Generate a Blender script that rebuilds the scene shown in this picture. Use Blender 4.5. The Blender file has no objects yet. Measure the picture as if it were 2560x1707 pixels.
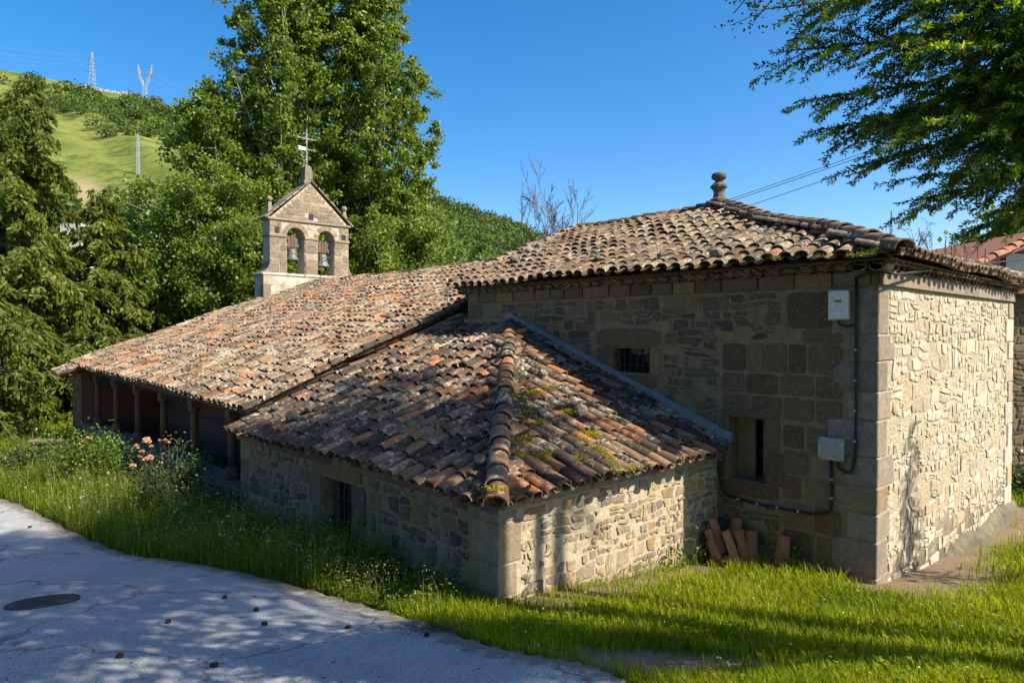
import bpy, bmesh, math, random
import numpy as np
from mathutils import Vector, Matrix

random.seed(7)
rng = np.random.default_rng(11)
scene = bpy.context.scene
COL = scene.collection

# ------------------------------------------------------------------ camera, sky, sun, exposure
# World frame: X runs along the sanctuary's sunlit end wall, Y along the church axis, Z up;
# the sanctuary corner nearest the camera stands at the origin.
CX, CY, CZ = -9.49, -3.10, 3.26            # camera position
FX, FY = 0.691, 0.723                      # horizontal viewing direction
FPX = 1707.0                               # focal length in pixels of the 2560 px wide photograph (24 mm)
HOR = 825.0                                # row of the horizon in the photograph

cam_d = bpy.data.cameras.new("camera")
cam_d.sensor_width = 36.0
cam_d.lens = 24.0
cam_d.clip_start = 0.05
cam_d.clip_end = 4000.0
cam = bpy.data.objects.new("camera", cam_d)
cam.location = (CX, CY, CZ)
cam.rotation_euler = (math.radians(90 - 0.957), 0, math.atan2(FY, FX) - math.pi / 2)
COL.objects.link(cam)
scene.camera = cam

SUN_EL = 44.0
SUN_H = Vector((0.39, -0.921)).normalized()        # horizontal direction towards the sun
SUN_V = Vector((SUN_H.x * math.cos(math.radians(SUN_EL)), SUN_H.y * math.cos(math.radians(SUN_EL)), math.sin(math.radians(SUN_EL))))

world = bpy.data.worlds.new("World")
scene.world = world
world.use_nodes = True
wt = world.node_tree
sky = wt.nodes.new("ShaderNodeTexSky")
sky.sky_type = 'NISHITA'
sky.sun_disc = False
sky.sun_elevation = math.radians(SUN_EL)
sky.sun_rotation = math.atan2(SUN_H.x, SUN_H.y)
sky.altitude = 900
sky.air_density = 1.0
sky.dust_density = 2.6
sky.ozone_density = 2.5
bg = wt.nodes["Background"]
bg.inputs[1].default_value = 0.11
hs_n = wt.nodes.new("ShaderNodeHueSaturation")
hs_n.inputs["Saturation"].default_value = 1.40
wt.links.new(sky.outputs[0], hs_n.inputs["Color"])
wt.links.new(hs_n.outputs[0], bg.inputs[0])

sun_d = bpy.data.lights.new("sun", 'SUN')
sun_d.energy = 4.8
sun_d.angle = math.radians(0.53)
sun_d.color = (1.0, 0.91, 0.76)
sun = bpy.data.objects.new("sun", sun_d)
sun.rotation_euler = SUN_V.to_track_quat('Z', 'Y').to_euler()
sun.location = (0, -20, 30)
COL.objects.link(sun)

scene.view_settings.view_transform = 'Standard'
scene.view_settings.look = 'None'
scene.view_settings.exposure = 1.05
scene.view_settings.gamma = 1.0
scene.view_settings.use_curve_mapping = False
scene.render.engine = 'CYCLES'
scene.cycles.max_bounces = 6
scene.cycles.transparent_max_bounces = 6
scene.cycles.use_denoising = True

# ------------------------------------------------------------------ frames and helpers
def W(x, z, h):
    """camera-aligned metres (right, ahead, above eye) -> world"""
    return Vector((CX + x * FY + z * FX, CY - x * FX + z * FY, CZ + h))
def Wn(x, z, h):
    return np.stack([CX + x * FY + z * FX, CY - x * FX + z * FY, CZ + h], -1)
def camxz(X, Y):
    dX = X - CX; dY = Y - CY
    return dX * FY - dY * FX, dX * FX + dY * FY
def P(px, py, z):
    """photo pixel at a known distance ahead -> world"""
    return W((px - 1280) / FPX * z, z, (HOR - py) / FPX * z)

KZ = [-300, -10, 0, 5, 7.27, 8.8, 10.4, 12, 14, 20, 40, 120, 2000]
KH = [-.4, -.4, -1.66, -2.53, -2.95, -3.15, -3.40, -3.53, -3.62, -3.7, -3.9, -4.4, -6]
_zz = np.linspace(-40, 140, 1801)
_hh = np.interp(_zz, KZ, KH)
_k = np.ones(15) / 15
_hs = np.convolve(np.pad(_hh, 7, mode='edge'), _k, mode='valid')
def gh(x, z):
    """ground height relative to the eye, camera-aligned"""
    x = np.asarray(x, float); z = np.asarray(z, float)
    h = np.where((z > -39) & (z < 139), np.interp(z, _zz, _hs), np.interp(z, KZ, KH))
    h = h - 0.03 * np.clip(x, 0, 12)
    near = np.exp(-((x ** 2 + (z - 8) ** 2) / 900.0))
    h = h + near * (0.025 * np.sin(x * 1.3 + .7) * np.sin(z * 1.1) + 0.012 * np.sin(x * 3.1 + z * 2.3))
    return h
def gz(X, Y):
    x, z = camxz(X, Y)
    return CZ + gh(x, z)
def ground_hit(px, py):
    """photo pixels -> camera-aligned x, z on the ground"""
    px = np.asarray(px, float); py = np.asarray(py, float)
    s = np.maximum(py - HOR, 20) / FPX
    z = np.full(px.shape, 8.0)
    for _ in range(60):
        z = 0.5 * z + 0.5 * (-gh((px - 1280) / FPX * z, z) / s)
    return (px - 1280) / FPX * z, z

WM = {}
def obj(name, mesh, mat=None, parent=None, mw=None):
    o = bpy.data.objects.new(name, mesh)
    COL.objects.link(o)
    mw = mw if mw is not None else Matrix.Identity(4)
    WM[o] = mw
    if parent is not None:
        o.parent = parent
        o.matrix_parent_inverse = WM[parent].inverted()
    o.matrix_basis = mw
    if mat is not None and mesh is not None and not mesh.materials:
        mesh.materials.append(mat)
    return o
def tag(o, label=None, cat=None, group=None, kind=None):
    if label: o["label"] = label
    if cat: o["category"] = cat
    if group: o["group"] = group
    if kind: o["kind"] = kind
    return o
def thing(name, label, cat, loc, group=None, rz=0.0):
    return tag(obj(name, None, None, None, Matrix.Translation(Vector(loc)) @ Matrix.Rotation(rz, 4, 'Z')), label, cat, group)

def mesh_np(name, V, F, smooth=False, tint=None):
    """V (n,3); F (m,k) uniform faces or a list of such arrays"""
    Fs = F if isinstance(F, list) else [F]
    Fs = [np.asarray(f, np.int32) for f in Fs if len(f)]
    me = bpy.data.meshes.new(name)
    V = np.asarray(V, np.float32)
    me.vertices.add(len(V)); me.vertices.foreach_set("co", V.ravel())
    loops = np.concatenate([f.ravel() for f in Fs])
    tot = np.concatenate([np.full(len(f), f.shape[1], np.int32) for f in Fs])
    start = np.concatenate([[0], np.cumsum(tot)[:-1]]).astype(np.int32)
    me.loops.add(len(loops)); me.loops.foreach_set("vertex_index", loops.astype(np.int32))
    me.polygons.add(len(tot)); me.polygons.foreach_set("loop_start", start); me.polygons.foreach_set("loop_total", tot)
    if smooth: me.polygons.foreach_set("use_smooth", np.ones(len(tot), bool))
    if tint is not None:
        a = me.attributes.new("tint", 'FLOAT', 'POINT'); a.data.foreach_set("value", np.asarray(tint, np.float32))
    me.update(calc_edges=True)
    return me
def mesh_pd(name, V, F, smooth=False):
    me = bpy.data.meshes.new(name)
    me.from_pydata([tuple(v) for v in V], [], F)
    if smooth:
        for p in me.polygons: p.use_smooth = True
    me.update()
    return me
def mesh_bm(name, bm, smooth=False):
    bmesh.ops.recalc_face_normals(bm, faces=bm.faces)
    me = bpy.data.meshes.new(name); bm.to_mesh(me); bm.free()
    if smooth:
        for p in me.polygons: p.use_smooth = True
    return me

class MB:
    """collects shapes for ONE mesh"""
    def __init__(s): s.V = []; s.F = []
    def add(s, V, F):
        n = len(s.V); s.V += [tuple(v) for v in V]; s.F += [tuple(i + n for i in f) for f in F]; return s
    def box(s, a, b):
        (x0, y0, z0), (x1, y1, z1) = a, b
        V = [(x0, y0, z0), (x1, y0, z0), (x1, y1, z0), (x0, y1, z0), (x0, y0, z1), (x1, y0, z1), (x1, y1, z1), (x0, y1, z1)]
        return s.add(V, [(0, 3, 2, 1), (4, 5, 6, 7), (0, 1, 5, 4), (1, 2, 6, 5), (2, 3, 7, 6), (3, 0, 4, 7)])
    def tube(s, pts, r, n=6, cap=True):
        pts = [Vector(p) for p in pts]
        rs = r if isinstance(r, (list, tuple)) else [r] * len(pts)
        V = []; F = []
        up = Vector((0, 0, 1))
        for i, p in enumerate(pts):
            d = (pts[min(i + 1, len(pts) - 1)] - pts[max(i - 1, 0)]).normalized()
            a = d.cross(up)
            if a.length < 1e-3: a = d.cross(Vector((1, 0, 0)))
            a.normalize(); b = d.cross(a)
            for j in range(n):
                t = 2 * math.pi * j / n
                V.append(p + (a * math.cos(t) + b * math.sin(t)) * rs[i])
        for i in range(len(pts) - 1):
            for j in range(n):
                k = (j + 1) % n
                F.append((i * n + j, i * n + k, (i + 1) * n + k, (i + 1) * n + j))
        if cap:
            F.append(tuple(range(n - 1, -1, -1))); F.append(tuple((len(pts) - 1) * n + j for j in range(n)))
        return s.add(V, F)
    def bar(s, a, b, w): return s.tube([a, b], w, 4)
    def lathe(s, c, prof, n=16, rot=0.0):
        V = []; F = []
        for r, z in prof:
            for j in range(n):
                t = 2 * math.pi * j / n + rot
                V.append((c[0] + r * math.cos(t), c[1] + r * math.sin(t), c[2] + z))
        for i in range(len(prof) - 1):
            for j in range(n):
                k = (j + 1) % n
                F.append((i * n + j, i * n + k, (i + 1) * n + k, (i + 1) * n + j))
        F.append(tuple(range(n - 1, -1, -1))); F.append(tuple((len(prof) - 1) * n + j for j in range(n)))
        return s.add(V, F)
    def prism(s, poly, d0, d1, frame):
        """poly in (a, b); extruded from d0 to d1 along the frame normal"""
        O, ea, eb, n = frame
        N = len(poly); V = [O + ea * a + eb * b + n * d0 for a, b in poly] + [O + ea * a + eb * b + n * d1 for a, b in poly]
        F = [tuple(range(N - 1, -1, -1)), tuple(range(N, 2 * N))] + [(i, (i + 1) % N, N + (i + 1) % N, N + i) for i in range(N)]
        return s.add(V, F)
    def mesh(s, name, smooth=False):
        me = mesh_pd(name, s.V, s.F, smooth)
        bm = bmesh.new(); bm.from_mesh(me); bmesh.ops.recalc_face_normals(bm, faces=bm.faces); bm.to_mesh(me); bm.free()
        return me
    def build(s, name, mat, parent=None, smooth=False): return obj(name, s.mesh(name, smooth), mat, parent)

def hull(name, pts, mat, parent):
    bm = bmesh.new()
    for p in pts: bm.verts.new(p)
    r = bmesh.ops.convex_hull(bm, input=bm.verts)
    bmesh.ops.delete(bm, geom=[g for g in r["geom_interior"] if isinstance(g, bmesh.types.BMVert)], context='VERTS')
    return obj(name, mesh_bm(name, bm), mat, parent)

def cham_box(name, a, b, c=0.012, jit=0.004):
    """box with bevelled, slightly uneven edges"""
    bm = bmesh.new()
    bmesh.ops.create_cube(bm, size=1.0)
    for v in bm.verts:
        v.co = Vector([(a[i] + b[i]) / 2 + v.co[i] * (b[i] - a[i]) + random.uniform(-jit, jit) for i in range(3)])
    bmesh.ops.bevel(bm, geom=bm.edges[:], offset=c, segments=1, affect='EDGES')
    return mesh_bm(name, bm)

# ------------------------------------------------------------------ materials
class G:
    def __init__(s, name):
        s.m = bpy.data.materials.new(name); s.m.use_nodes = True
        s.t = s.m.node_tree; s.t.nodes.clear()
        s.out = s.t.nodes.new("ShaderNodeOutputMaterial")
    def n(s, typ, ins=None, **props):
        nd = s.t.nodes.new("ShaderNode" + typ)
        for k, v in props.items(): setattr(nd, k, v)
        for k, v in (ins or {}).items():
            sk = nd.inputs[k]
            if isinstance(v, bpy.types.NodeSocket): s.t.links.new(v, sk)
            elif isinstance(v, (tuple, list)) and len(v) == 3 and len(sk.default_value) == 4: sk.default_value = (*v, 1)
            else: sk.default_value = v
        return nd
    def pos(s): return s.n("NewGeometry").outputs["Position"]
    def objrand(s): return s.n("ObjectInfo").outputs["Random"]
    def tint(s): return s.n("Attribute", attribute_name="tint").outputs["Fac"]
    def noise(s, scale, detail=4, rough=.6, vec=None, stretch=None, out=0):
        vec = vec or s.pos()
        if stretch: vec = s.n("Vector" + "Math", {0: vec, 1: stretch}, operation='MULTIPLY').outputs[0]
        return s.n("TexNoise", {"Vector": vec, "Scale": scale, "Detail": detail, "Roughness": rough}).outputs[out]
    def vor(s, scale, vec=None, feature='F1', out=0):
        return s.n("TexVoronoi", {"Vector": vec or s.pos(), "Scale": scale}, feature=feature).outputs[out]
    def ramp(s, f, stops, mode='LINEAR'):
        r = s.n("ValToRGB", {0: f}); cr = r.color_ramp; cr.interpolation = mode
        while len(cr.elements) < len(stops): cr.elements.new(.5)
        for e, (p, c) in zip(cr.elements, stops):
            e.position = p; e.color = (*c, 1) if isinstance(c, tuple) else (c, c, c, 1)
        return r.outputs[0]
    def step(s, f, lo, hi): return s.n("MapRange", {0: f, 1: lo, 2: hi, 3: 0.0, 4: 1.0}).outputs[0]
    def mix(s, f, a, b, blend='MIX'):
        return s.n("MixRGB", {0: f, 1: a, 2: b}, blend_type=blend).outputs[0]
    def math(s, op, a, b=0.0): return s.n("Math", {0: a, 1: b}, operation=op).outputs[0]
    def bump(s, h, strength=.4, dist=.02): return s.n("Bump", {"Height": h, "Strength": strength, "Distance": dist}).outputs[0]
    def pbr(s, color, rough=.9, normal=None, spec=.3, metal=0.0, **kw):
        ins = {"Base Color": color, "Roughness": rough, "Specular IOR Level": spec, "Metallic": metal}
        if normal is not None: ins["Normal"] = normal
        ins.update(kw)
        sh = s.n("BsdfPrincipled", ins).outputs[0]
        s.t.links.new(sh, s.out.inputs[0]); return s.m
    def leaf(s, color, trans, amt=.4, rough=.5, spec=.4):
        p = s.n("BsdfPrincipled", {"Base Color": color, "Roughness": rough, "Specular IOR Level": spec}).outputs[0]
        t = s.n("BsdfTranslucent", {"Color": trans}).outputs[0]
        x = s.n("MixShader", {0: amt, 1: p, 2: t}).outputs[0]
        s.t.links.new(x, s.out.inputs[0]); return s.m

def m_plain(name, c, rough=.8, var=.25, scale=12, spec=.3, metal=0, bump=.2):
    g = G(name); f = g.noise(scale, 5)
    d = tuple(x * (1 - var) for x in c); l = tuple(min(1, x * (1 + var)) for x in c)
    return g.pbr(g.ramp(f, [(.3, d), (.7, l)]), rough, g.bump(f, bump, .01), spec, metal)

def m_tile(name, palette, lichen=(.5, .62), dark=(.56, .7), use_attr=False, green=.0):
    g = G(name); r = g.tint() if use_attr else g.objrand()
    base = g.ramp(r, palette)
    f1 = g.noise(5.5, 6, .7); base = g.mix(g.step(f1, .35, .75), base, g.mix(.55, base, (.12, .085, .06)))
    spot = g.noise(16, 5, .65); lich = g.step(g.math('ADD', g.math('MULTIPLY', spot, .65), g.math('MULTIPLY', g.noise(2.1, 2), .35)), *lichen)
    base = g.mix(g.math('MULTIPLY', lich, .85), base, g.ramp(g.noise(30, 3), [(.35, (.25, .225, .165)), (.65, (.48, .44, .34))]))
    dk = g.step(g.math('ADD', g.math('MULTIPLY', g.noise(11, 5, .7), .7), g.math('MULTIPLY', g.math('FRACT', g.math('MULTIPLY', r, 7.3)), .3)), *dark)
    base = g.mix(g.math('MULTIPLY', dk, .85), base, (.035, .03, .026))
    if green:
        gm = g.step(g.noise(1.6, 6, .7), .60, .72); base = g.mix(g.math('MULTIPLY', gm, green), base, (.17, .17, .05))
    return g.pbr(base, .92, g.bump(g.noise(60, 4, .7), .5, .01), .2)

PAL_NAVE = [(0, (.07, .045, .028)), (.2, (.16, .095, .055)), (.45, (.225, .14, .08)), (.6, (.29, .21, .125)), (.8, (.2, .13, .075)), (.9, (.34, .145, .058)), (1, (.42, .155, .05))]
PAL_ANX = [(0, (.042, .031, .024)), (.25, (.10, .063, .04)), (.5, (.175, .102, .06)), (.7, (.23, .14, .083)), (.85, (.29, .13, .055)), (1, (.38, .145, .05))]
PAL_MAIN = [(0, (.078, .05, .032)), (.3, (.13, .085, .053)), (.6, (.175, .12, .075)), (.85, (.22, .152, .098)), (1, (.28, .15, .075))]
M = {}
M['tile_nave'] = m_tile("tile_nave", PAL_NAVE, (.51, .58), (.56, .65))
M['tile_nave_far'] = m_tile("tile_nave_far", PAL_NAVE, (.51, .58), (.56, .65), True)
M['tile_annex'] = m_tile("tile_annex", PAL_ANX, (.53, .58), (.52, .60))
M['tile_annex_in'] = m_tile("tile_annex_in", PAL_ANX, (.55, .61), (.5, .6), True)
M['tile_main'] = m_tile("tile_main", PAL_MAIN, (.52, .59), (.60, .68), False, .5)
M['tile_main_in'] = m_tile("tile_main_in", PAL_MAIN, (.56, .63), (.6, .68), True, .5)
M['tile_red'] = m_tile("tile_red", [(0, (.24, .1, .06)), (.6, (.34, .15, .08)), (1, (.40, .2, .11))], (.62, .68), (.68, .75))

def m_stone(name, pal, bumpd=.012, moss=0.0, fleck=.45):
    g = G(name); r = g.objrand()
    c = g.ramp(r, pal)
    f = g.noise(9, 6, .65); c = g.mix(g.step(f, .35, .7), c, g.mix(.5, c, (.10, .08, .06)))
    c = g.mix(g.math('MULTIPLY', g.step(g.noise(3.1, 6, .75), .42, .66), .42), c, g.mix(.6, c, (.05, .04, .03)))
    c = g.mix(g.step(g.noise(24, 4, .6), .52, .7), c, g.mix(fleck, c, (.52, .47, .38)))
    if moss:
        c = g.mix(g.math('MULTIPLY', g.step(g.noise(3, 5, .7), .55, .68), moss), c, (.06, .065, .04))
    return g.pbr(c, .93, g.bump(g.noise(38, 6, .7), .7, bumpd), .2)
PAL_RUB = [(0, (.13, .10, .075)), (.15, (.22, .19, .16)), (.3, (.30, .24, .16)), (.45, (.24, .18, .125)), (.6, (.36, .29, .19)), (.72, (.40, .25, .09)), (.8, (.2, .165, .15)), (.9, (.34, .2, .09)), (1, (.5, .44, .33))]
PAL_SHADE = [(0, (.06, .041, .026)), (.2, (.115, .082, .054)), (.45, (.165, .112, .064)), (.65, (.21, .15, .09)), (.8, (.25, .128, .04)), (.9, (.10, .075, .055)), (1, (.33, .26, .17))]  # rubble palette lowered for the unlit walls, their shade held in the colour
PAL_ASH = [(0, (.105, .062, .034)), (.3, (.165, .10, .056)), (.55, (.22, .142, .075)), (.75, (.135, .082, .05)), (.9, (.25, .13, .042)), (1, (.29, .205, .105))]
PAL_QUO = [(0, (.21, .17, .13)), (.4, (.27, .22, .165)), (.7, (.31, .25, .185)), (1, (.30, .2, .115))]
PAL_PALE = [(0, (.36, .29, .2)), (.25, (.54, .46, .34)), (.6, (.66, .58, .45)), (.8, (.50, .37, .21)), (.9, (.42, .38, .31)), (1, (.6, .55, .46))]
PAL_BELL = [(0, (.17, .13, .095)), (.3, (.25, .19, .13)), (.55, (.31, .235, .155)), (.75, (.22, .18, .145)), (.9, (.36, .25, .135)), (1, (.42, .35, .26))]
M['rubble'] = m_stone("rubble_stone", PAL_RUB)
M['rubble_shade'] = m_stone("rubble_shade_stone", PAL_SHADE, .012, .2, .3)
M['ashlar'] = m_stone("ashlar_stone", PAL_ASH, .016, 0, .2)
M['quoin'] = m_stone("quoin_stone", PAL_QUO, .014, 0, .25)
M['pale'] = m_stone("pale_stone", PAL_PALE, .02)
M['belfry'] = m_stone("belfry_stone", PAL_BELL, .008, .2)
M['roofstone'] = m_stone("roof_stone_grey", [(0, (.11, .1, .085)), (.5, (.2, .17, .13)), (1, (.3, .26, .2))], .02)

def m_mortar(name, a, b, sc=7, bd=.03, st=.8, stain=0.0, pits=False):
    g = G(name); f = g.noise(sc, 7, .68)
    c = g.ramp(f, [(.3, a), (.68, b)])
    c = g.mix(g.step(g.noise(28, 5, .6), .55, .75), c, tuple(x * .62 for x in a))
    if stain:
        zc = g.n("SeparateXYZ", {0: g.pos()}).outputs[2]
        w = g.math('MULTIPLY', g.step(g.math('ADD', zc, g.math('MULTIPLY', g.noise(2.2, 4), 1.1)), .95, .35), stain)
        c = g.mix(w, c, (.13, .12, .085))
    if pits:
        c = g.mix(g.math('MULTIPLY', g.step(g.noise(17, 4, .75, None, (1, 1, 1.9)), .575, .66), .85), c, (.10, .075, .045))
        c = g.mix(g.math('MULTIPLY', g.step(g.noise(.9, 5, .7), .45, .75), .45), c, (.34, .27, .17))
    hgt = g.math('ADD', g.noise(14, 6, .7), g.math('MULTIPLY', g.noise(50, 4, .6), .4))
    return g.pbr(c, .95, g.bump(hgt, st, bd), .15)
M['mortar_annex'] = m_mortar("mortar_annex", (.34, .28, .19), (.49, .42, .3))
M['mortar_shade'] = m_mortar("mortar_shade", (.19, .132, .072), (.29, .215, .125))  # darker, warmer mortar: the unlit walls' shade is put into the colour
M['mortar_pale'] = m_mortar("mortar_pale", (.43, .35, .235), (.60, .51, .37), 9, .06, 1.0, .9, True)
M['mortar_bell'] = m_mortar("mortar_bell", (.34, .28, .2), (.48, .42, .32))
M['flash'] = m_mortar("cement_flashing", (.13, .135, .14), (.25, .255, .26), 6, .02, .5)
M['limewash'] = m_mortar("limewash", (.24, .205, .16), (.56, .51, .43), 2.6, .02, .4)
M['concrete'] = m_mortar("parapet_concrete", (.13, .11, .085), (.2, .175, .14), 4, .015, .4)
M['plaster_red'] = m_mortar("red_plaster", (.14, .065, .042), (.19, .092, .06), 3, .01, .25)
M['dado'] = m_mortar("dado_plaster", (.16, .085, .065), (.2, .11, .085), 3, .01, .25)
M['column'] = m_mortar("column_stone", (.11, .06, .034), (.165, .098, .06), 5, .01, .3)
M['wood'] = m_plain("old_wood", (.075, .05, .035), .85, .4, 20)
M['rafter'] = m_plain("pale_rafter_wood", (.30, .23, .15), .8, .35, 15)
M['bellwood'] = m_plain("grey_weathered_wood", (.12, .085, .075), .85, .4, 25)
M['iron'] = m_plain("black_iron", (.03, .03, .032), .6, .3, 30, .4)
M['rust'] = m_plain("rusty_iron", (.16, .075, .04), .8, .4, 30)
M['steel'] = m_plain("galvanised_iron", (.42, .44, .47), .5, .2, 20, .5)
M['bronze'] = m_plain("green_bronze", (.105, .125, .105), .55, .3, 10, .5)
M['plastic'] = m_plain("white_plastic", (.62, .61, .58), .5, .16, 14, .35, 0, .03)
M['greybox'] = m_plain("grey_plastic", (.33, .315, .28), .5, .18, 14, .35, 0, .03)
M['yellow'] = m_plain("yellow_sticker", (.55, .42, .05), .6, .1, 9)
M['darkstone'] = m_stone("finial_stone", [(0, (.075, .068, .055)), (1, (.12, .105, .085))], .02, .3, .25)
M['rubber'] = m_plain("black_rubber", (.014, .014, .015), .5, .2, 20, .4, 0, .05)
M['glass'] = G("dark_glass").pbr((.012, .016, .022), .08, None, .5)
M['bark'] = m_plain("bark", (.13, .10, .075), .95, .45, 14, .2, 0, .6)
M['bark_pale'] = m_plain("pale_bark", (.34, .31, .26), .9, .35, 14, .2, 0, .5)
M['bark_dead'] = m_plain("dead_bark", (.11, .085, .075), .95, .35, 14)
M['wire'] = m_plain("wire", (.06, .06, .065), .6, .1, 5)
M['pylon'] = m_plain("pylon_steel", (.30, .35, .42), .6, .1, .2)
M['cone'] = m_plain("pine_cone_brown", (.08, .05, .035), .9, .4, 60)
M['manhole'] = m_plain("manhole_iron", (.055, .05, .048), .75, .35, 60, .4, 0, .8)
M['limestone'] = m_plain("limestone", (.26, .26, .25), .9, .3, .3)
M['dryplant'] = m_plain("dry_plant", (.30, .22, .14), .9, .3, 20)
M['stalk'] = m_plain("pink_stalk", (.30, .13, .12), .85, .3, 40)
M['housewall'] = m_plain("house_render", (.5, .45, .38), .9, .1, 3)
M['bluepaint'] = m_plain("blue_grey_boards", (.08, .11, .19), .6, .2, 9)
M['water'] = None

def m_leaf(name, stops, amt=.38, rough=.45, spec=.45, trans=1.6):
    g = G(name); c = g.ramp(g.tint(), stops)
    tr = g.mix(1.0, c, (trans, trans * 1.02, trans * .55), 'MULTIPLY')
    return g.leaf(c, tr, amt, rough, spec)
M['poplar'] = m_leaf("poplar_leaf", [(0, (.045, .08, .010)), (.5, (.12, .175, .018)), (.85, (.21, .26, .03)), (1, (.35, .38, .09))], .42, .5, .35, 1.7)
M['broad'] = m_leaf("broad_leaf", [(0, (.04, .08, .010)), (.6, (.10, .165, .014)), (1, (.19, .26, .024))], .4)
M['yew'] = m_leaf("drooping_conifer", [(0, (.045, .068, .008)), (.5, (.115, .15, .015)), (.9, (.22, .235, .026)), (1, (.32, .29, .06))], .4, .55, .3)
M['fir'] = m_leaf("fir_needles", [(0, (.02, .05, .010)), (.45, (.06, .12, .012)), (.75, (.19, .27, .014)), (1, (.40, .48, .02))], .4, .45, .4)
M['oak'] = m_leaf("oak_leaf", [(0, (.03, .05, .012)), (1, (.09, .115, .02))], .35)
M['wood_far'] = m_leaf("far_wood", [(0, (.04, .07, .018)), (.6, (.085, .13, .026)), (1, (.16, .19, .04))], .2, .7, .15)
M['grass'] = m_leaf("lawn_grass", [(0, (.065, .10, .004)), (.45, (.19, .24, .006)), (.85, (.33, .355, .008)), (1, (.50, .43, .11))], .45, .6, .12)
M['tallgrass'] = m_leaf("tall_grass", [(0, (.05, .09, .010)), (.5, (.13, .18, .016)), (.8, (.25, .27, .03)), (1, (.48, .41, .17))], .45, .6, .12)
M['rose'] = m_leaf("rose_leaf", [(0, (.018, .042, .012)), (.7, (.05, .085, .016)), (1, (.13, .16, .03))], .3)
M['petal'] = m_leaf("rose_petal", [(0, (.6, .3, .16)), (.5, (.75, .45, .28)), (1, (.85, .6, .42))], .3, .6, .2, 1.1)
M['flower'] = m_leaf("meadow_flower", [(0, (.35, .2, .5)), (.4, (.6, .42, .65)), (.55, (.8, .78, .72)), (.85, (.85, .8, .7)), (1, (.8, .6, .04))], .3, .6, .2, 1.0)
M['moss'] = m_leaf("roof_moss", [(0, (.14, .15, .012)), (.6, (.28, .26, .014)), (1, (.42, .32, .012))], .15, .9, .1)
M['sedum'] = m_leaf("roof_sedum", [(0, (.10, .12, .02)), (.5, (.2, .22, .04)), (1, (.34, .3, .13))], .2, .8, .1)

# ------------------------------------------------------------------ the setting: ground, road, hillside
S2 = 2560 / 2352.0
ROAD_EDGE_PX = [(-260, 1120), (-120, 1128), (0, 1147), (45, 1162), (100, 1190), (180, 1232), (250, 1262), (300, 1280), (380, 1290), (450, 1301), (560, 1322), (700, 1357), (780, 1380), (850, 1400),
                (960, 1432), (1060, 1470), (1130, 1492), (1200, 1510), (1270, 1521), (1330, 1531), (1390, 1549), (1430, 1568), (1480, 1600), (1560, 1660)]
_re = ground_hit([p[0] * S2 for p in ROAD_EDGE_PX], [p[1] * S2 for p in ROAD_EDGE_PX])
REX, REZ = _re
def in_poly(x, z, px, pz):
    x = np.asarray(x, float); z = np.asarray(z, float)
    ins = np.zeros(x.shape, bool); n = len(px); j = n - 1
    for i in range(n):
        c = ((pz[i] > z) != (pz[j] > z)) & (x < (px[j] - px[i]) * (z - pz[i]) / (pz[j] - pz[i] + 1e-12) + px[i])
        ins ^= c; j = i
    return ins
RDX, RDZ = -0.62, -0.78                       # the road spreads this way from its edge
RLEN = 13.0
_px = np.concatenate([REX, (REX + RDX * RLEN)[::-1]]); _pz = np.concatenate([REZ, (REZ + RDZ * RLEN)[::-1]])
def on_road(x, z): return in_poly(x, z, _px, _pz)

_dc = ground_hit(np.array([1640.0]), np.array([1662.0])); DCX, DCZ = float(_dc[0][0]), float(_dc[1][0])
def nz2(x, z, s, seed=0.0):
    """cheap smooth noise 0..1"""
    return .5 + .25 * (np.sin(x * s * 1.0 + seed) * np.cos(z * s * 1.31 + seed * 1.7) + np.sin(x * s * 2.13 + z * s * 1.7 + seed * 2.3) * .6 + np.cos(z * s * 3.1 - x * s * 2.4 + seed) * .4)

def dirt_amount(x, z):
    """bare earth: by the end of the road and along the foot of the end wall"""
    x = np.asarray(x, float); z = np.asarray(z, float)
    X = CX + x * FY + z * FX; Y = CY - x * FX + z * FY
    d1 = np.clip(1.3 - np.hypot((x - DCX) / 1.05, (z - DCZ) / .42), 0, 1)
    d1b = np.clip(1.1 - np.hypot((x - 2.6) / 1.0, (z - 4.3) / .3), 0, 1)
    w = .95 + .35 * np.sin(X * 1.1)
    d2 = np.where((X > -.5) & (X < 9.5), np.clip(1.3 - (-Y) / w, 0, 1), 0) * (Y < .3)
    d3 = np.where((X > -4.4) & (X < .1) & (Y > 1.6) & (Y < 2.6), .6, 0)
    return np.clip(np.maximum(np.maximum(d1, d1b), np.maximum(d2, d3)) * (0.6 + .8 * nz2(x, z, 5.0, 2.0)), 0, 1)

def grid_axis(lo, hi, n, dense):
    t = np.linspace(-1, 1, n); s = np.sinh(t * dense) / np.sinh(dense)
    return np.where(s < 0, -s * lo, s * hi)
gx = grid_axis(-420, 420, 190, 4.6)
gzv = 7 + grid_axis(-300, 420, 190, 4.6)
GX, GZ = np.meshgrid(gx, gzv, indexing='ij')
GV = Wn(GX, GZ, gh(GX, GZ)).reshape(-1, 3)
nn = len(gzv)
ii, jj = np.meshgrid(np.arange(len(gx) - 1), np.arange(nn - 1), indexing='ij')
i0 = (ii * nn + jj).ravel()
GF = np.stack([i0, i0 + nn, i0 + nn + 1, i0 + 1], 1)[:, ::-1]
g = G("lawn_soil")
gr = g.ramp(g.noise(6, 6, .7), [(.3, (.035, .055, .012)), (.6, (.07, .10, .018)), (.8, (.12, .12, .04))])
so = g.ramp(g.noise(20, 6, .7), [(.3, (.12, .085, .055)), (.6, (.23, .165, .11)), (.8, (.33, .26, .17))])
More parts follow.
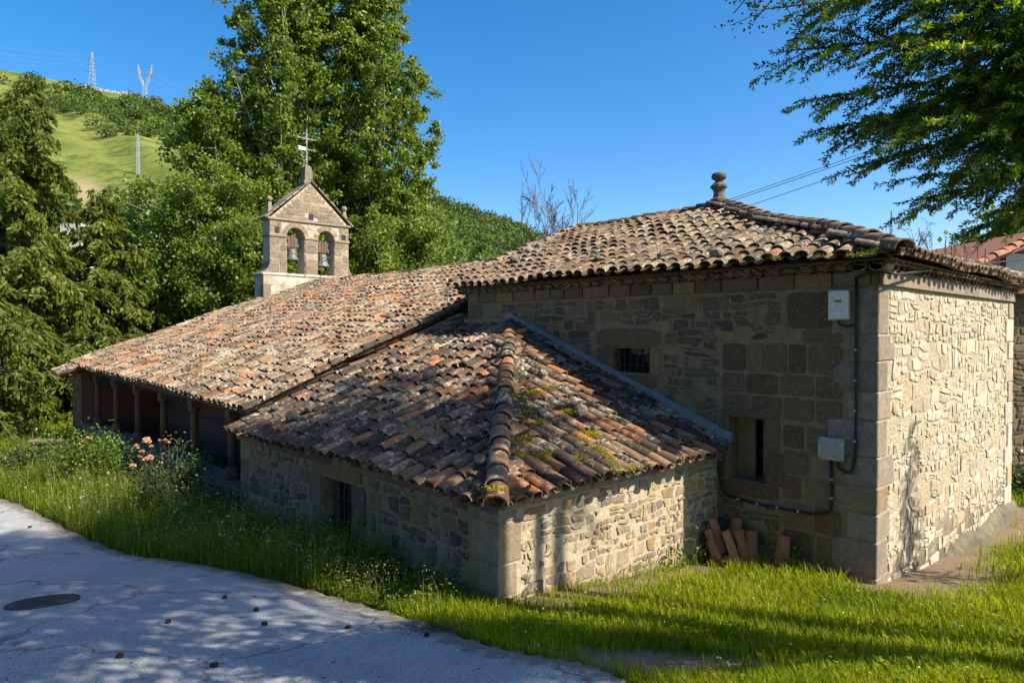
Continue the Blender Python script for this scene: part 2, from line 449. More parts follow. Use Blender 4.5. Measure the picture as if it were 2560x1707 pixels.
mg = g.pbr(g.mix(g.step(g.math('ADD', g.tint(), g.math('MULTIPLY', g.math('SUBTRACT', g.noise(9, 4), .5), .7)), .3, .6), gr, so), .95, g.bump(g.noise(50, 5, .7), .8, .02), .15)
tag(obj("ground", mesh_np("ground", GV, GF, True, dirt_amount(GX, GZ).ravel()), mg), kind="structure")

# road: light worn concrete, with a strip structure that follows the edge
eN = 150
tt = np.linspace(0, len(REX) - 1, eN)
ex = np.interp(tt, np.arange(len(REX)), REX); ez = np.interp(tt, np.arange(len(REZ)), REZ)
wig = .03 * np.sin(tt * 9) + .02 * np.sin(tt * 23); ex += wig * .78; ez += wig * .6
dd = np.concatenate([[0, .04, .12, .25, .4], np.linspace(.55, RLEN, 60)])
RX = ex[:, None] + RDX * dd[None]; RZ = ez[:, None] + RDZ * dd[None]
off = np.where(dd == 0, -.03, .028)[None]
RV = Wn(RX, RZ, gh(RX, RZ) + off).reshape(-1, 3)
i0 = (np.arange(eN - 1)[:, None] * len(dd) + np.arange(len(dd) - 1)[None]).ravel()
RF = np.stack([i0, i0 + len(dd), i0 + len(dd) + 1, i0 + 1], 1)
RT = np.broadcast_to(np.clip(1 - dd / .55, 0, 1)[None], RX.shape).ravel()
g = G("worn_concrete")
f = g.noise(1.3, 6, .7); fine = g.noise(62, 3, .8)
c = g.ramp(f, [(.3, (.30, .30, .305)), (.7, (.41, .41, .41))])
c = g.mix(g.step(fine, .50, .64), c, (.10, .10, .105))
c = g.mix(g.step(g.noise(38, 4, .7), .57, .72), c, (.20, .195, .19))
c = g.mix(g.math('MULTIPLY', g.step(g.noise(.6, 7, .75), .55, .7), .35), c, (.2, .19, .175))
vz = g.n("VectorMath", {0: g.pos(), 1: g.n("TexNoise", {"Vector": g.pos(), "Scale": 1.7, "Detail": 5.0}).outputs[1]}, operation='ADD').outputs[0]
cr = g.step(g.n("TexVoronoi", {"Vector": vz, "Scale": .38}, feature='DISTANCE_TO_EDGE').outputs[0], .014, .0)
c = g.mix(g.math('MULTIPLY', cr, .7), c, (.06, .058, .055))
soil = g.step(g.math('ADD', g.tint(), g.math('MULTIPLY', g.math('SUBTRACT', g.noise(5, 6, .75), .5), 1.6)), .45, .75)
c = g.mix(g.math('MULTIPLY', soil, .8), c, g.ramp(g.noise(30, 4), [(.35, (.09, .07, .05)), (.65, (.2, .165, .12))]))
tag(obj("road", mesh_np("road", RV, RF, True, RT), g.pbr(c, .93, g.bump(fine, .7, .006), .2)), kind="structure")

# hillside behind the church
RPX = [-9000, -1500, -400, 0, 109, 234, 360, 468, 700, 900, 1120, 1200, 1306, 1370, 1500, 1700, 2000, 2560, 9000]
RPY = [300, 60, 120, 174, 198, 226, 246, 280, 345, 410, 512, 536, 572, 602, 640, 690, 730, 760, 760]
ZR = 650.0
def hill_h(tanv, z):
    H = (HOR - np.interp(tanv * FPX + 1280, RPX, RPY)) / FPX * ZR
    t = np.clip((z - 95) / (ZR - 95), 0, 1)
    up = -4.3 + (H + 4.3) * t ** 1.3
    back = np.where(z > ZR, -(z - ZR) * .22, 0)
    wob = (3.2 * np.sin(tanv * 21 + z * .013) + 2.2 * np.sin(z * .031 + tanv * 9) + 1.2 * np.sin(tanv * 60 + z * .05)) * np.clip((z - 120) / 250, 0, 1) * np.clip((ZR - z) / 90 + .25, .25, 1)
    return up + back + wob
hz = np.concatenate([np.linspace(90, 660, 90), np.linspace(680, 1500, 14)])
ht = np.concatenate([np.linspace(-4, -1.2, 20), np.linspace(-1.15, 1.15, 190), np.linspace(1.2, 4, 20)])
HT, HZ = np.meshgrid(ht, hz, indexing='ij')
HV = Wn(HT * HZ, HZ, hill_h(HT, HZ)).reshape(-1, 3)
n2 = len(hz); i0 = (np.arange(len(ht) - 1)[:, None] * n2 + np.arange(n2 - 1)[None]).ravel()
HF = np.stack([i0, i0 + n2, i0 + n2 + 1, i0 + 1], 1)[:, ::-1]
g = G("hill_meadow")
c = g.ramp(g.noise(.018, 6, .65), [(.32, (.08, .11, .02)), (.5, (.15, .175, .035)), (.65, (.21, .21, .06))])
c = g.mix(g.step(g.noise(.06, 7, .75), .5, .6), c, (.06, .09, .018))
c = g.mix(g.math('MULTIPLY', g.step(g.noise(.25, 6, .8), .45, .62), .6), c, (.075, .10, .022))
c = g.mix(g.tint(), c, g.ramp(g.noise(.12, 5), [(.35, (.22, .15, .09)), (.65, (.36, .26, .17))]))
hpx = HT * FPX + 1280; hpy = HOR - hill_h(HT, HZ) / HZ * FPX
scar = np.clip(1.4 - np.hypot((hpx - 205) / 55, (hpy - 478) / 34), 0, 1) + np.clip(1.3 - np.hypot((hpx - 365) / 40, (hpy - 505) / 30), 0, 1) + np.clip(1.3 - np.hypot((hpx - 1262) / 30, (hpy - 614) / 22), 0, 1) * .8
scar = np.clip(scar * (HZ < ZR) * .7, 0, 1)
tag(obj("hillside", mesh_np("hillside", HV, HF, True, scar.ravel()), g.pbr(c, .95, g.bump(g.noise(.5, 5, .7), .8, .6), .1)), kind="structure")
def hill_hit(px, py):
    t = (px - 1280) / FPX; z = np.linspace(150, 655, 1200)
    y = HOR - hill_h(t, z) / z * FPX
    k = int(np.argmax(y <= py)) if (y <= py).any() else len(z) - 1
    return t * z[k], z[k], float(hill_h(t, z[k]))

# ------------------------------------------------------------------ the church
church = thing("stone_church", "old stone country church with mossy clay tile roofs and a twin bell gable", "church", (4.0, 12.0, 0.0))
def fr(O, ea, eb):
    ea = Vector(ea); eb = Vector(eb); return (Vector(O), ea, eb, ea.cross(eb).normalized())
FR_F = fr((0, 0, 0), (0, -1, 0), (0, 0, 1))        # shaded side wall: a = -Y, outward normal -X
FR_R = fr((0, 0, 0), (1, 0, 0), (0, 0, 1))         # sunlit end wall: a = X, outward normal -Y
FR_AR = fr((0, 2.26, 0), (1, 0, 0), (0, 0, 1))     # annex sunlit wall
FR_AL = fr((-4.57, 0, 0), (0, -1, 0), (0, 0, 1))   # annex shaded wall

def clip_half(poly, nx, ny, d):
    """keep nx*a+ny*b <= d"""
    out = []
    for i in range(len(poly)):
        p = poly[i]; q = poly[(i + 1) % len(poly)]
        dp = nx * p[0] + ny * p[1] - d; dq = nx * q[0] + ny * q[1] - d
        if dp <= 0: out.append(p)
        if dp * dq < 0:
            t = dp / (dp - dq); out.append((p[0] + t * (q[0] - p[0]), p[1] + t * (q[1] - p[1])))
    return out
def area(poly): return .5 * sum(poly[i][0] * poly[(i + 1) % len(poly)][1] - poly[(i + 1) % len(poly)][0] * poly[i][1] for i in range(len(poly)))
def chaikin(poly, k=.25):
    o = []
    for i in range(len(poly)):
        p = poly[i]; q = poly[(i + 1) % len(poly)]
        o.append((p[0] + k * (q[0] - p[0]), p[1] + k * (q[1] - p[1]))); o.append((q[0] - k * (q[0] - p[0]), q[1] - k * (q[1] - p[1])))
    return o
def stone_mesh(poly, frame, hgt, inset=.2, depth=.03):
    O, ea, eb, n = frame
    cx = sum(p[0] for p in poly) / len(poly); cy = sum(p[1] for p in poly) / len(poly)
    N = len(poly); V = []; tilt = (random.uniform(-.3, .3), random.uniform(-.3, .3))
    for d, s in ((-depth, 1.0), (hgt * .7, .985), (hgt, 1 - inset)):
        for p in poly:
            a = cx + (p[0] - cx) * s; b = cy + (p[1] - cy) * s
            e = 0 if d < 0 else random.uniform(-.12, .12) * hgt + hgt * .5 * (tilt[0] * (p[0] - cx) + tilt[1] * (p[1] - cy)) / .15
            V.append(O + ea * a + eb * b + n * max(d + e, -depth))
    V.append(O + ea * cx + eb * cy + n * hgt * random.uniform(1.0, 1.25))
    F = []
    for r in range(2):
        for i in range(N): F.append((r * N + i, r * N + (i + 1) % N, (r + 1) * N + (i + 1) % N, (r + 1) * N + i))
    F += [(2 * N + i, 2 * N + (i + 1) % N, 3 * N) for i in range(N)]
    return mesh_pd("stone", V, F)
def rubble(parent, frame, rect, rmin, rmax, excl, mat, hr=(.012, .03), gap=.022, aspect=1.45, limit=300, drop=0.0, name="stone"):
    """roughly coursed rubble: wavering courses cut into uneven stones, some split in two"""
    a0, a1, b0, b1 = rect
    hmin, hmax = rmin * 1.05, rmax * .62
    bs = [b0]
    while bs[-1] < b1 - hmin * .6: bs.append(bs[-1] + random.uniform(hmin, hmax))
    bs[-1] = b1
    ph = [(random.uniform(0, 6), random.uniform(0, 6), random.uniform(.25, .5)) for _ in bs]
    def line(i, a):
        if i == 0 or i == len(bs) - 1: return bs[i]
        p = ph[i]; m = min(bs[i] - bs[i - 1], bs[i + 1] - bs[i])
        return bs[i] + m * p[2] * 1.15 * (math.sin(a * 2.3 + p[0]) * .6 + math.sin(a * 5.9 + p[1]) * .4)
    cells = []
    for i in range(len(bs) - 1):
        h = bs[i + 1] - bs[i]; a = a0
        while a < a1 - .03:
            w = h * random.uniform(.7, 1.2) * aspect * random.choice((.5, .7, .9, 1.1, 1.4, 2.0)); w = max(.07, min(w, .6))
            if a1 - a - w < .09: w = a1 - a
            l, r_ = a + gap / 2, a + w - gap / 2
            tl, tr = random.gauss(0, .27) * h, random.gauss(0, .27) * h
            lo = lambda q: line(i, q) + gap / 2
            hi = lambda q: line(i + 1, q) - gap / 2
            m = (l + r_) / 2
            if random.random() < .36 and h > .12:
                s_ = random.uniform(.35, .65); mid = lambda q: lo(q) + (hi(q) - lo(q)) * s_
                parts = [(lo, lambda q: mid(q) - gap / 2), (lambda q: mid(q) + gap / 2, hi)]
            else: parts = [(lo, hi)]
            for f0, f1 in parts:
                L0, R0 = l + tl * .5, r_ + tr * .5; L1, R1 = l - tl * .5, r_ - tr * .5
                if R0 - L0 < .04 or R1 - L1 < .04: continue
                poly = [(L0, f0(L0)), ((L0 + R0) / 2, f0((L0 + R0) / 2)), (R0, f0(R0)), ((R0 + R1) / 2 + random.gauss(0, .012), (f0(R0) + f1(R1)) / 2), (R1, f1(R1)), ((L1 + R1) / 2, f1((L1 + R1) / 2)), (L1, f1(L1)), ((L0 + L1) / 2 + random.gauss(0, .012), (f0(L0) + f1(L1)) / 2)]
                c = (m, (f0(m) + f1(m)) / 2)
                if any(e[0] - .01 <= c[0] <= e[1] + .01 and e[2] - .01 <= c[1] <= e[3] + .01 for e in excl): continue
                for e in excl:
                    o = max([(e[0] - c[0], 1, 0, e[0] - gap / 2), (c[0] - e[1], -1, 0, -e[1] - gap / 2), (e[2] - c[1], 0, 1, e[2] - gap / 2), (c[1] - e[3], 0, -1, -e[3] - gap / 2)])
                    if any(e[0] - .02 < p[0] < e[1] + .02 and e[2] - .02 < p[1] < e[3] + .02 for p in poly): poly = clip_half(poly, *o[1:])
                    if len(poly) < 3: break
                if len(poly) < 3 or area(poly) < .002 or random.random() < drop: continue
                k = random.uniform(.82, 1.0); q = random.uniform(.85, 1.0); cx_ = sum(p[0] for p in poly) / len(poly); cy_ = sum(p[1] for p in poly) / len(poly)
                poly = [(cx_ + (p[0] - cx_) * k + random.gauss(0, .014), cy_ + (p[1] - cy_) * q + random.gauss(0, .011)) for p in poly]
                poly = chaikin(poly, random.uniform(.16, .25))
                if area(poly) > .0015: cells.append((area(poly), poly))
            a += w
    cells.sort(key=lambda c: -c[0])
    for ar, poly in cells[:limit]:
        obj(name, stone_mesh(poly, frame, random.uniform(*hr), .14), mat, parent)
    rest = cells[limit:]
    if rest:
        V = []; F = []
        for ar, poly in rest:
            me = stone_mesh(poly, frame, random.uniform(*hr), .14); n = len(V)
            V += [v.co.copy() for v in me.vertices]; F += [tuple(i + n for i in p.vertices) for p in me.polygons]; bpy.data.meshes.remove(me)
        tag(obj("small_stones", mesh_pd("small_stones", V, F), mat, parent), kind="stuff")
def block(parent, frame, a0, a1, b0, b1, mat, hgt=.012, name="block", rnd=.10):
    j = lambda: random.uniform(-.006, .006)
    poly = [(a0 + j(), b0 + j()), (a1 + j(), b0 + j()), (a1 + j(), b1 + j()), (a0 + j(), b1 + j())]
    return obj(name, stone_mesh(chaikin(poly, rnd), frame, hgt, .10), mat, parent)
def courses(parent, frame, rect, heights, wr, mat, gap=.025, excl=(), hgt=.012, name="block"):
    a0, a1, b, _ = rect
    for h in heights:
        a = a0
        while a < a1 - .05:
            w = random.uniform(*wr)
            if a1 - a - w < wr[0] * .7: w = a1 - a
            c = ((a + w / 2), b + h / 2)
            if not any(e[0] < a + w - gap and a + gap < e[1] and e[2] < b + h - gap and b + gap < e[3] for e in excl):
                block(parent, frame, a + gap / 2, a + w - gap / 2, b + gap / 2, b + h - gap / 2, mat, hgt * random.uniform(.7, 1.4), name)
            a += w
        b += h

# --- sanctuary walls
def wall_with_holes(name, frame, outline, holes, thick, mat, parent):
    """slab made of cells so that rectangular openings really open"""
    a0, a1, b0, b1 = outline
    As = sorted({a0, a1, *[h[0] for h in holes], *[h[1] for h in holes]}); Bs = sorted({b0, b1, *[h[2] for h in holes], *[h[3] for h in holes]})
    O, ea, eb, n = frame
    V = {}; VL = []; F = []
    def vid(i, j, d):
        k = (i, j, d)
        if k not in V: V[k] = len(VL); VL.append(O + ea * As[i] + eb * Bs[j] - n * (thick * d))
        return V[k]
    solid = lambda i, j: 0 <= i < len(As) - 1 and 0 <= j < len(Bs) - 1 and not any(h[0] < (As[i] + As[i + 1]) / 2 < h[1] and h[2] < (Bs[j] + Bs[j + 1]) / 2 < h[3] for h in holes)
    for i in range(len(As) - 1):
        for j in range(len(Bs) - 1):
            if not solid(i, j): continue
            F.append((vid(i, j, 0), vid(i + 1, j, 0), vid(i + 1, j + 1, 0), vid(i, j + 1, 0)))
            F.append((vid(i, j, 1), vid(i, j + 1, 1), vid(i + 1, j + 1, 1), vid(i + 1, j, 1)))
            if not solid(i - 1, j): F.append((vid(i, j, 0), vid(i, j + 1, 0), vid(i, j + 1, 1), vid(i, j, 1)))
            if not solid(i + 1, j): F.append((vid(i + 1, j, 0), vid(i + 1, j, 1), vid(i + 1, j + 1, 1), vid(i + 1, j + 1, 0)))
            if not solid(i, j - 1): F.append((vid(i, j, 0), vid(i, j, 1), vid(i + 1, j, 1), vid(i + 1, j, 0)))
            if not solid(i, j + 1): F.append((vid(i, j + 1, 0), vid(i + 1, j + 1, 0), vid(i + 1, j + 1, 1), vid(i, j + 1, 1)))
    return obj(name, mesh_pd(name, VL, F), mat, parent)

# openings in the shaded wall, in (a = -Y, b = Z)
SLIT = (-2.10, -1.50, 1.02, 1.96)
BARW = (-4.33, -3.52, 2.53, 2.95)
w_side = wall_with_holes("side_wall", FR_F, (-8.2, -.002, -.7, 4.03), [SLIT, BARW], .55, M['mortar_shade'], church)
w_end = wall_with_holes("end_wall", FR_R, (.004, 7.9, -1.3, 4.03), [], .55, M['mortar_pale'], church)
MB().box((.55, .55, -1), (7.9, 8.2, 4.02)).build("wall_core", M['mortar_shade'], church)
# quoins on the near corner wrap round both walls
z = -.35; i = 0
while z < 3.8:
    h = random.uniform(.33, .5); h = min(h, 3.82 - z)
    if 3.82 - z - h < .2: h = 3.82 - z
    la, lb = ((.62, .36) if i % 2 else (.38, .55))
    la *= random.uniform(.85, 1.1); lb *= random.uniform(.85, 1.1)
    o = obj("quoin", cham_box("quoin", (-.014, -.014, z + .008), (lb, la, z + h - .008), .012), M['ashlar'] if False else M['quoin'], w_side)
    z += h; i += 1
# ashlar patch and rubble of the shaded wall
ASH = (-2.2, -.42, 1.98, 3.08)
courses(w_side, FR_F, ASH, [.34, .32, .44], (.24, .52), M['ashlar'], .035, [(-.02, 1, -1, 4)], .014)
courses(w_side, FR_F, (-1.26, -.42, .02, 0), [.44, .40, .36, .36, .36], (.3, .5), M['ashlar'], .045, [(-2.2, -1.26, .7, 2.2)], .012)
block(w_side, FR_F, -1.2, -.42, 3.28, 3.78, M['ashlar']); block(w_side, FR_F, -.98, -.44, 3.08, 3.27, M['ashlar'])
block(w_side, FR_F, -8.19, -7.75, 3.4, 3.8, M['ashlar']); block(w_side, FR_F, -8.19, -7.62, 3.0, 3.38, M['ashlar']); block(w_side, FR_F, -8.19, -7.8, 2.6, 2.98, M['ashlar'])
# stone frame of the slit window
block(w_side, FR_F, -2.2, -1.28, 1.97, 2.12, M['ashlar'], .02, "lintel"); block(w_side, FR_F, -2.2, -1.3, .80, 1.01, M['ashlar'], .02, "window_sill")
block(w_side, FR_F, -1.49, -1.28, 1.5, 1.96, M['ashlar'], .018, "jamb"); block(w_side, FR_F, -1.49, -1.2, 1.02, 1.49, M['ashlar'], .018, "jamb")
block(w_side, FR_F, -2.24, -2.11, 1.03, 1.95, M['ashlar'], .018, "jamb")
sw = MB(); sw.box((.30, 1.81, 1.0), (.36, 2.12, 1.98)); sw.box((.30, 1.46, 1.0), (.36, 1.685, 1.98)); sw.build("window_recess", M['mortar_shade'], church)
MB().box((.44, 1.6, 1.0), (.46, 2.05, 1.98)).build("window_pane", M['glass'], church)
rec = church.children[-2]
# barred window
block(w_side, FR_F, -4.62, -3.30, 2.97, 3.28, M['ashlar'], .03, "lintel", .16); block(w_side, FR_F, -4.55, -3.38, 2.30, 2.51, M['ashlar'], .02, "window_sill")
block(w_side, FR_F, -4.62, -4.35, 2.52, 2.96, M['ashlar'], .022, "jamb"); block(w_side, FR_F, -3.50, -3.30, 2.52, 2.96, M['ashlar'], .022, "jamb")
win = MB().box((.30, 3.5, 2.5), (.32, 4.36, 2.98)).build("window", M['glass'], church)
for k in range(6):
    y = 3.60 + k * .132; MB().bar((.12, y, 2.52), (.12, y, 2.96), .011).build("window_bar", M['iron'], win)
for zz in (2.66, 2.82): MB().bar((.125, 3.5, zz), (.125, 4.35, zz), .010).build("window_bar", M['iron'], win)
rubble(w_side, FR_F, (-8.15, -.42, -.4, 3.8), .10, .36, [(-2.26, .1, .76, 3.1), (-1.27, .1, -1, 4), (-4.66, -3.27, 2.27, 3.31), (-8.2, -7.6, 2.58, 3.9)], M['rubble_shade'], (.002, .014), .022, 1.3, 300, .06)
# cornice course
a = -8.18
while a < -.02:
    w = random.uniform(.32, .62); w = min(w, -.02 - a)
    obj("cornice_block", cham_box("cornice_block", (-.035, -(a + w) + .012, 3.835), (.2, -a - .012, 4.03), .01), M['ashlar'], w_side); a += w
a = .0
cb = []
while a < 7.9:
    w = min(random.uniform(.6, 1.1), 7.9 - a)
    obj("cornice_block", cham_box("cornice_block", (a + .003, -.06, 3.84), (a + w - .003, .2, 4.03), .006, .001), M['quoin'], w_end); a += w
# sunlit end wall: rough coursed stone
z = -.75; i = 0
while z < 3.8:
    h = min(random.uniform(.33, .48), 3.82 - z)
    la = .62 if i % 2 else .36
    obj("quoin", cham_box("quoin", (7.9 - la, -.03, z + .006), (7.93, .3, z + h - .006), .014), M['pale'], w_end); z += h; i += 1
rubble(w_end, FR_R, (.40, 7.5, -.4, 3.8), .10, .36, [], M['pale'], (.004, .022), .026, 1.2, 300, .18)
pv = []; pf = []; pn = 46
for i in range(pn):
    x = 2.5 + 5.55 * i / (pn - 1); top = -.30 + .05 * math.sin(x * 2.1) + random.uniform(-.03, .03) - .25 * max(0, 1 - (x - 2.5) / .8); out = -.15 + .03 * math.sin(x * 3.3) + random.uniform(-.02, .02)
    pv += [(x, .02, top + .03), (x, out * .45, top), (x, out, top - .09 + random.uniform(-.02, .02)), (x, out - .04, top - .35), (x, out - .06, -1.3)]
for i in range(pn - 1):
    for q in range(4): pf.append((i * 5 + q, i * 5 + q + 1, i * 5 + q + 6, i * 5 + q + 5))
obj("plinth", mesh_pd("plinth", pv, pf, False), M['mortar_pale'], church)

# --- annex walls
ALW = (-6.08, -5.28, .25, 1.11)
w_al = wall_with_holes("annex_side_wall", FR_AL, (-9.1, -2.262, -.7, 1.47), [ALW], .5, M['mortar_shade'], church)
w_ar = wall_with_holes("annex_end_wall", FR_AR, (-4.566, -.002, -.7, 1.47), [], .5, M['mortar_annex'], church)
MB().box((-4.07, 2.76, -.7), (0, 9.08, 1.46)).build("annex_core", M['mortar_shade'], church)
z = -.5; i = 0
for h in (.45, .42, .36, .46, .44, .3):
    if z > 1.27: break
    h = min(h, 1.30 - z)
    la, lb = ((.34, .44) if i % 2 else (.27, .30))
    obj("quoin", cham_box("quoin", (-4.586, 2.244, z + .005), (-4.57 + la, 2.26 + lb, z + h - .005), .012), M['quoin'], w_ar); z += h; i += 1
rubble(w_ar, FR_AR, (-4.22, -.02, -.4, 1.30), .08, .36, [], M['rubble'], (.003, .02), .022, 1.1, 300, .05)
rubble(w_al, FR_AL, (-8.7, -2.75, -.5, 1.32),   .09, .36, [(-6.52, -4.88, -.1, 1.4)], M['rubble_shade'], (.004, .02), .024, 1.1, 300, .05)
for k in range(5): block(w_al, FR_AL, -9.08, -8.72 + random.uniform(-.05, .1), -.6 + k * .4, -.6 + k * .4 + .38, M['ashlar'], .012)
block(w_al, FR_AL, -6.42, -5.0, 1.13, 1.43, M['ashlar'], .028, "lintel", .14)
block(w_al, FR_AL, -6.5, -6.10, .66, 1.12, M['ashlar'], .022, "jamb"); block(w_al, FR_AL, -6.42, -6.10, .22, .65, M['ashlar'], .022, "jamb")
block(w_al, FR_AL, -5.26, -4.9, .60, 1.12, M['ashlar'], .022, "jamb"); block(w_al, FR_AL, -5.26, -4.92, .22, .59, M['ashlar'], .022, "jamb")
block(w_al, FR_AL, -6.45, -4.92, .02, .23, M['ashlar'], .03, "window_sill")
win2 = MB().box((-4.30, 5.26, .2), (-4.28, 6.1, 1.13)).build("window", M['glass'], church)
for k in range(5): MB().bar((-4.45, 5.40 + k * .14, .24), (-4.45, 5.40 + k * .14, 1.12), .012).build("window_bar", M['iron'], win2)
for zz in (.5, .82): MB().bar((-4.455, 5.27, zz), (-4.455, 6.09, zz), .011).build("window_bar", M['iron'], win2)
a = -9.08
while a < -2.3:
    w = min(random.uniform(.5, 1.0), -2.27 - a)
    obj("cornice_block", cham_box("cornice_block", (-4.66, -(a + w) + .006, 1.33), (-4.4, -a - .006, 1.47), .01), M['ashlar'], w_al); a += w
a = -4.56
while a < -.02:
    w = min(random.uniform(.5, 1.0), -.01 - a)
    obj("cornice_block", cham_box("cornice_block", (a + .005, 2.17, 1.335), (a + w - .005, 2.5, 1.47), .01, .002), M['quoin'], w_ar); a += w

# --- nave walls and porch
MB().box((-1.8, 9.1, -.7), (-1.4, 23.7, 2.6)).build("nave_wall", M['plaster_red'], church)
MB().box((-1.84, 9.1, -.7), (-1.79, 14.6, .55)).box((-1.84, 16.6, -.7), (-1.79, 23.7, .55)).build("dado", M['dado'], church)
MB().box((-1.86, 14.7, -.6), (-1.78, 16.5, 1.9)).build("porch_door", M['wood'], church)
MB().box((-4.27, 22.75, -.8), (8.4, 23.28, 1.96)).build("west_wall", M['plaster_red'], church)
w_w = MB().box((-4.40, 22.72, -.9), (-4.27, 23.3, 1.86)).build("west_pier", M['mortar_shade'], church)
rubble(w_w, fr((-4.4, 0, 0), (0, -1, 0), (0, 0, 1)), (-23.28, -22.74, -.7, 1.82), .14, .28, [], M['rubble_shade'], (.012, .03), .03, 1.4, 60)
MB().box((-4.25, 9.1, -.95), (-1.4, 24, -.45)).build("porch_floor", M['concrete'], church)
MB().box((-4.22, 9.05, -.9), (-3.86, 22.72, .10)).build("parapet_wall", M['mortar_shade'], church)
par = church.children[-1]
rubble(church.children[-1] if False else par, fr((-4.22, 0, 0), (0, -1, 0), (0, 0, 1)), (-22.7, -9.2, -.75, .08), .16, .36, [], M['rubble_shade'], (.008, .02), .04, 1.4, 220, .1)
a = 9.1
while a < 22.65:
    w = min(random.uniform(.9, 1.6), 22.7 - a)
    obj("coping_slab", cham_box("coping_slab", (-4.34, a + .004, .10), (-3.74, a + w - .004, .225), .015), M['concrete'], par); a += w
MB().add([(x, y, z + .26 * (y - 9.1) / 13.95) for z in (1.62, 1.77) for x, y in ((-4.12, 9.1), (-3.9, 9.1), (-3.9, 23.05), (-4.12, 23.05))], [(0, 3, 2, 1), (4, 5, 6, 7), (0, 1, 5, 4), (1, 2, 6, 5), (2, 3, 7, 6), (3, 0, 4, 7)]).build("porch_beam", M['wood'], church)
colm = MB()
colm.lathe((0, 0, .225), [(.14, 0), (.14, .1), (.125, .13), (.125, .24), (.095, .27)], 14)
cbase = colm.mesh("column_base", True)
cshaft = MB().lathe((0, 0, .49), [(.078, 0), (.083, .35), (.078, .7), (.07, .86)], 14).mesh("column_shaft", True)
ccap = MB().lathe((0, 0, 1.35), [(.105, 0), (.13, .05), (.13, .09)], 14).box((-.105, -.12, 1.442), (.105, .12, 1.62)).mesh("column_capital")
for i in range(6):
    y = 10.88 + 2.17 * i
    mw = Matrix.Translation((-4.02, y, 0)) @ Matrix.Rotation(.3 * i, 4, 'Z')
    lf = .26 * (y - 9.1) / 13.95; kz = (.86 + lf) / .86
    c = obj("column", cshaft, M['column'], church, Matrix.Translation((-4.02, y, .49 * (1 - kz))) @ Matrix.Diagonal((1, 1, kz, 1)))
    obj("column_base", cbase, M['column'], c, mw)
    obj("column_capital", ccap, M['column'], c, Matrix.Translation((-4.02, y, lf)))
# rafters of the far overhang
for i in range(5):
    y = 22.6 + .2 * i
    MB().bar((-4.9, y, 1.80), (-2.6, y, 2.66), .04).build("rafter", M['rafter'], church)

# --- roofs
hull("sanctuary_attic", [(.03, .03, 4.035), (7.9, .03, 4.035), (7.9, 8.2, 4.035), (.03, 8.2, 4.035), (3.95, 4.5, 5.76), (3.95, 8.2, 5.76), (.03, .03, 4.17), (.03, 8.2, 4.17), (7.9, .03, 4.15)], M['wood'], church)
hull("annex_attic", [(-4.72, 2.1, 1.475), (-4.72, 9.12, 1.475), (0, 2.1, 1.475), (0, 9.12, 1.475), (0, 6.85, 3.28), (0, 9.12, 3.28)], M['wood'], church)
hull("upper_annex_fill", [(0, 8.22, 2), (1.6, 8.22, 2), (0, 9.1, 2), (1.6, 9.1, 2), (0, 8.22, 3.28), (0, 9.1, 3.28), (1.6, 8.22, 3.90), (1.6, 9.1, 3.90)], M['wood'], church)
hull("nave_attic", [(-4.1, 9.08, 1.69), (-4.1, 23.7, 1.69), (4.28, 9.08, 5.12), (4.28, 23.7, 5.12), (9.6, 9.08, 2.6), (9.6, 23.7, 2.6), (4, 8.25, 5.0), (9, 8.25, 2.7), (.5, 9.08, 1.69)], M['wood'], church)

def arc_tile(name, L, w0, w1, h0, h1, t=.013, up=True, n=6):
    """half-round clay tile; y = 0 is its lower end (w0, h0), y = L its upper end"""
    V = []; sg = 1 if up else -1
    for (y, w, h) in ((0, w0, h0), (L * .5, (w0 + w1) / 2, (h0 + h1) / 2 + .004), (L, w1, h1)):
        for k in range(n + 1):
            th = math.pi * k / n
            V.append((-math.cos(th) * w / 2, y, sg * math.sin(th) ** .85 * h))
    for (y, w, h) in ((0, w0 - 2 * t, h0 - t), (L, w1 - 2 * t, h1 - t)):
        for k in range(n + 1):
            th = math.pi * k / n
            V.append((-math.cos(th) * w / 2, y, sg * math.sin(th) ** .85 * h))
    m = n + 1; F = []
    for k in range(n):
        for r in range(2):
            q = (r * m + k, r * m + k + 1, (r + 1) * m + k + 1, (r + 1) * m + k); F.append(q if up else q[::-1])
        q = (3 * m + k, 3 * m + k + 1, k + 1, k); F.append(q if up else q[::-1])
        q = (3 * m + k, 4 * m + k, 4 * m + k + 1, 3 * m + k + 1); F.append(q if up else q[::-1])
    return V, F
COVER = [arc_tile("c", .46 + .02 * i, .20 - .008 * i, .16, .078 - .006 * i, .062) for i in range(3)]
PAN = arc_tile("p", .46, .17, .20, .062, .07, .013, False, 4)
tile_meshes = {}
def tm(kind, i, mat):
    k = (kind, i, mat.name)
    if k not in tile_meshes:
        V, F = COVER[i] if kind == 'c' else PAN
        me = mesh_pd("roof_tile", V, F, False); me.materials.append(mat); tile_meshes[k] = me
        for p in me.polygons: p.use_smooth = True
        me.set_sharp_from_angle(angle=math.radians(50))
    return tile_meshes[k]
def far_lift(X, Y): return .36 * min(1, max(0, (Y - 9.1) / 14.6)) * min(1, max(0, (4.3 - X) / 8.6)) if Y > 9.1 else 0.0
def sag(X, Y): return far_lift(X, Y) + .022 * math.sin(X * 1.7 + Y * .6) + .018 * math.sin(Y * 1.35 + 1.0) + .012 * math.sin(X * 3.7 - Y * 2.9)
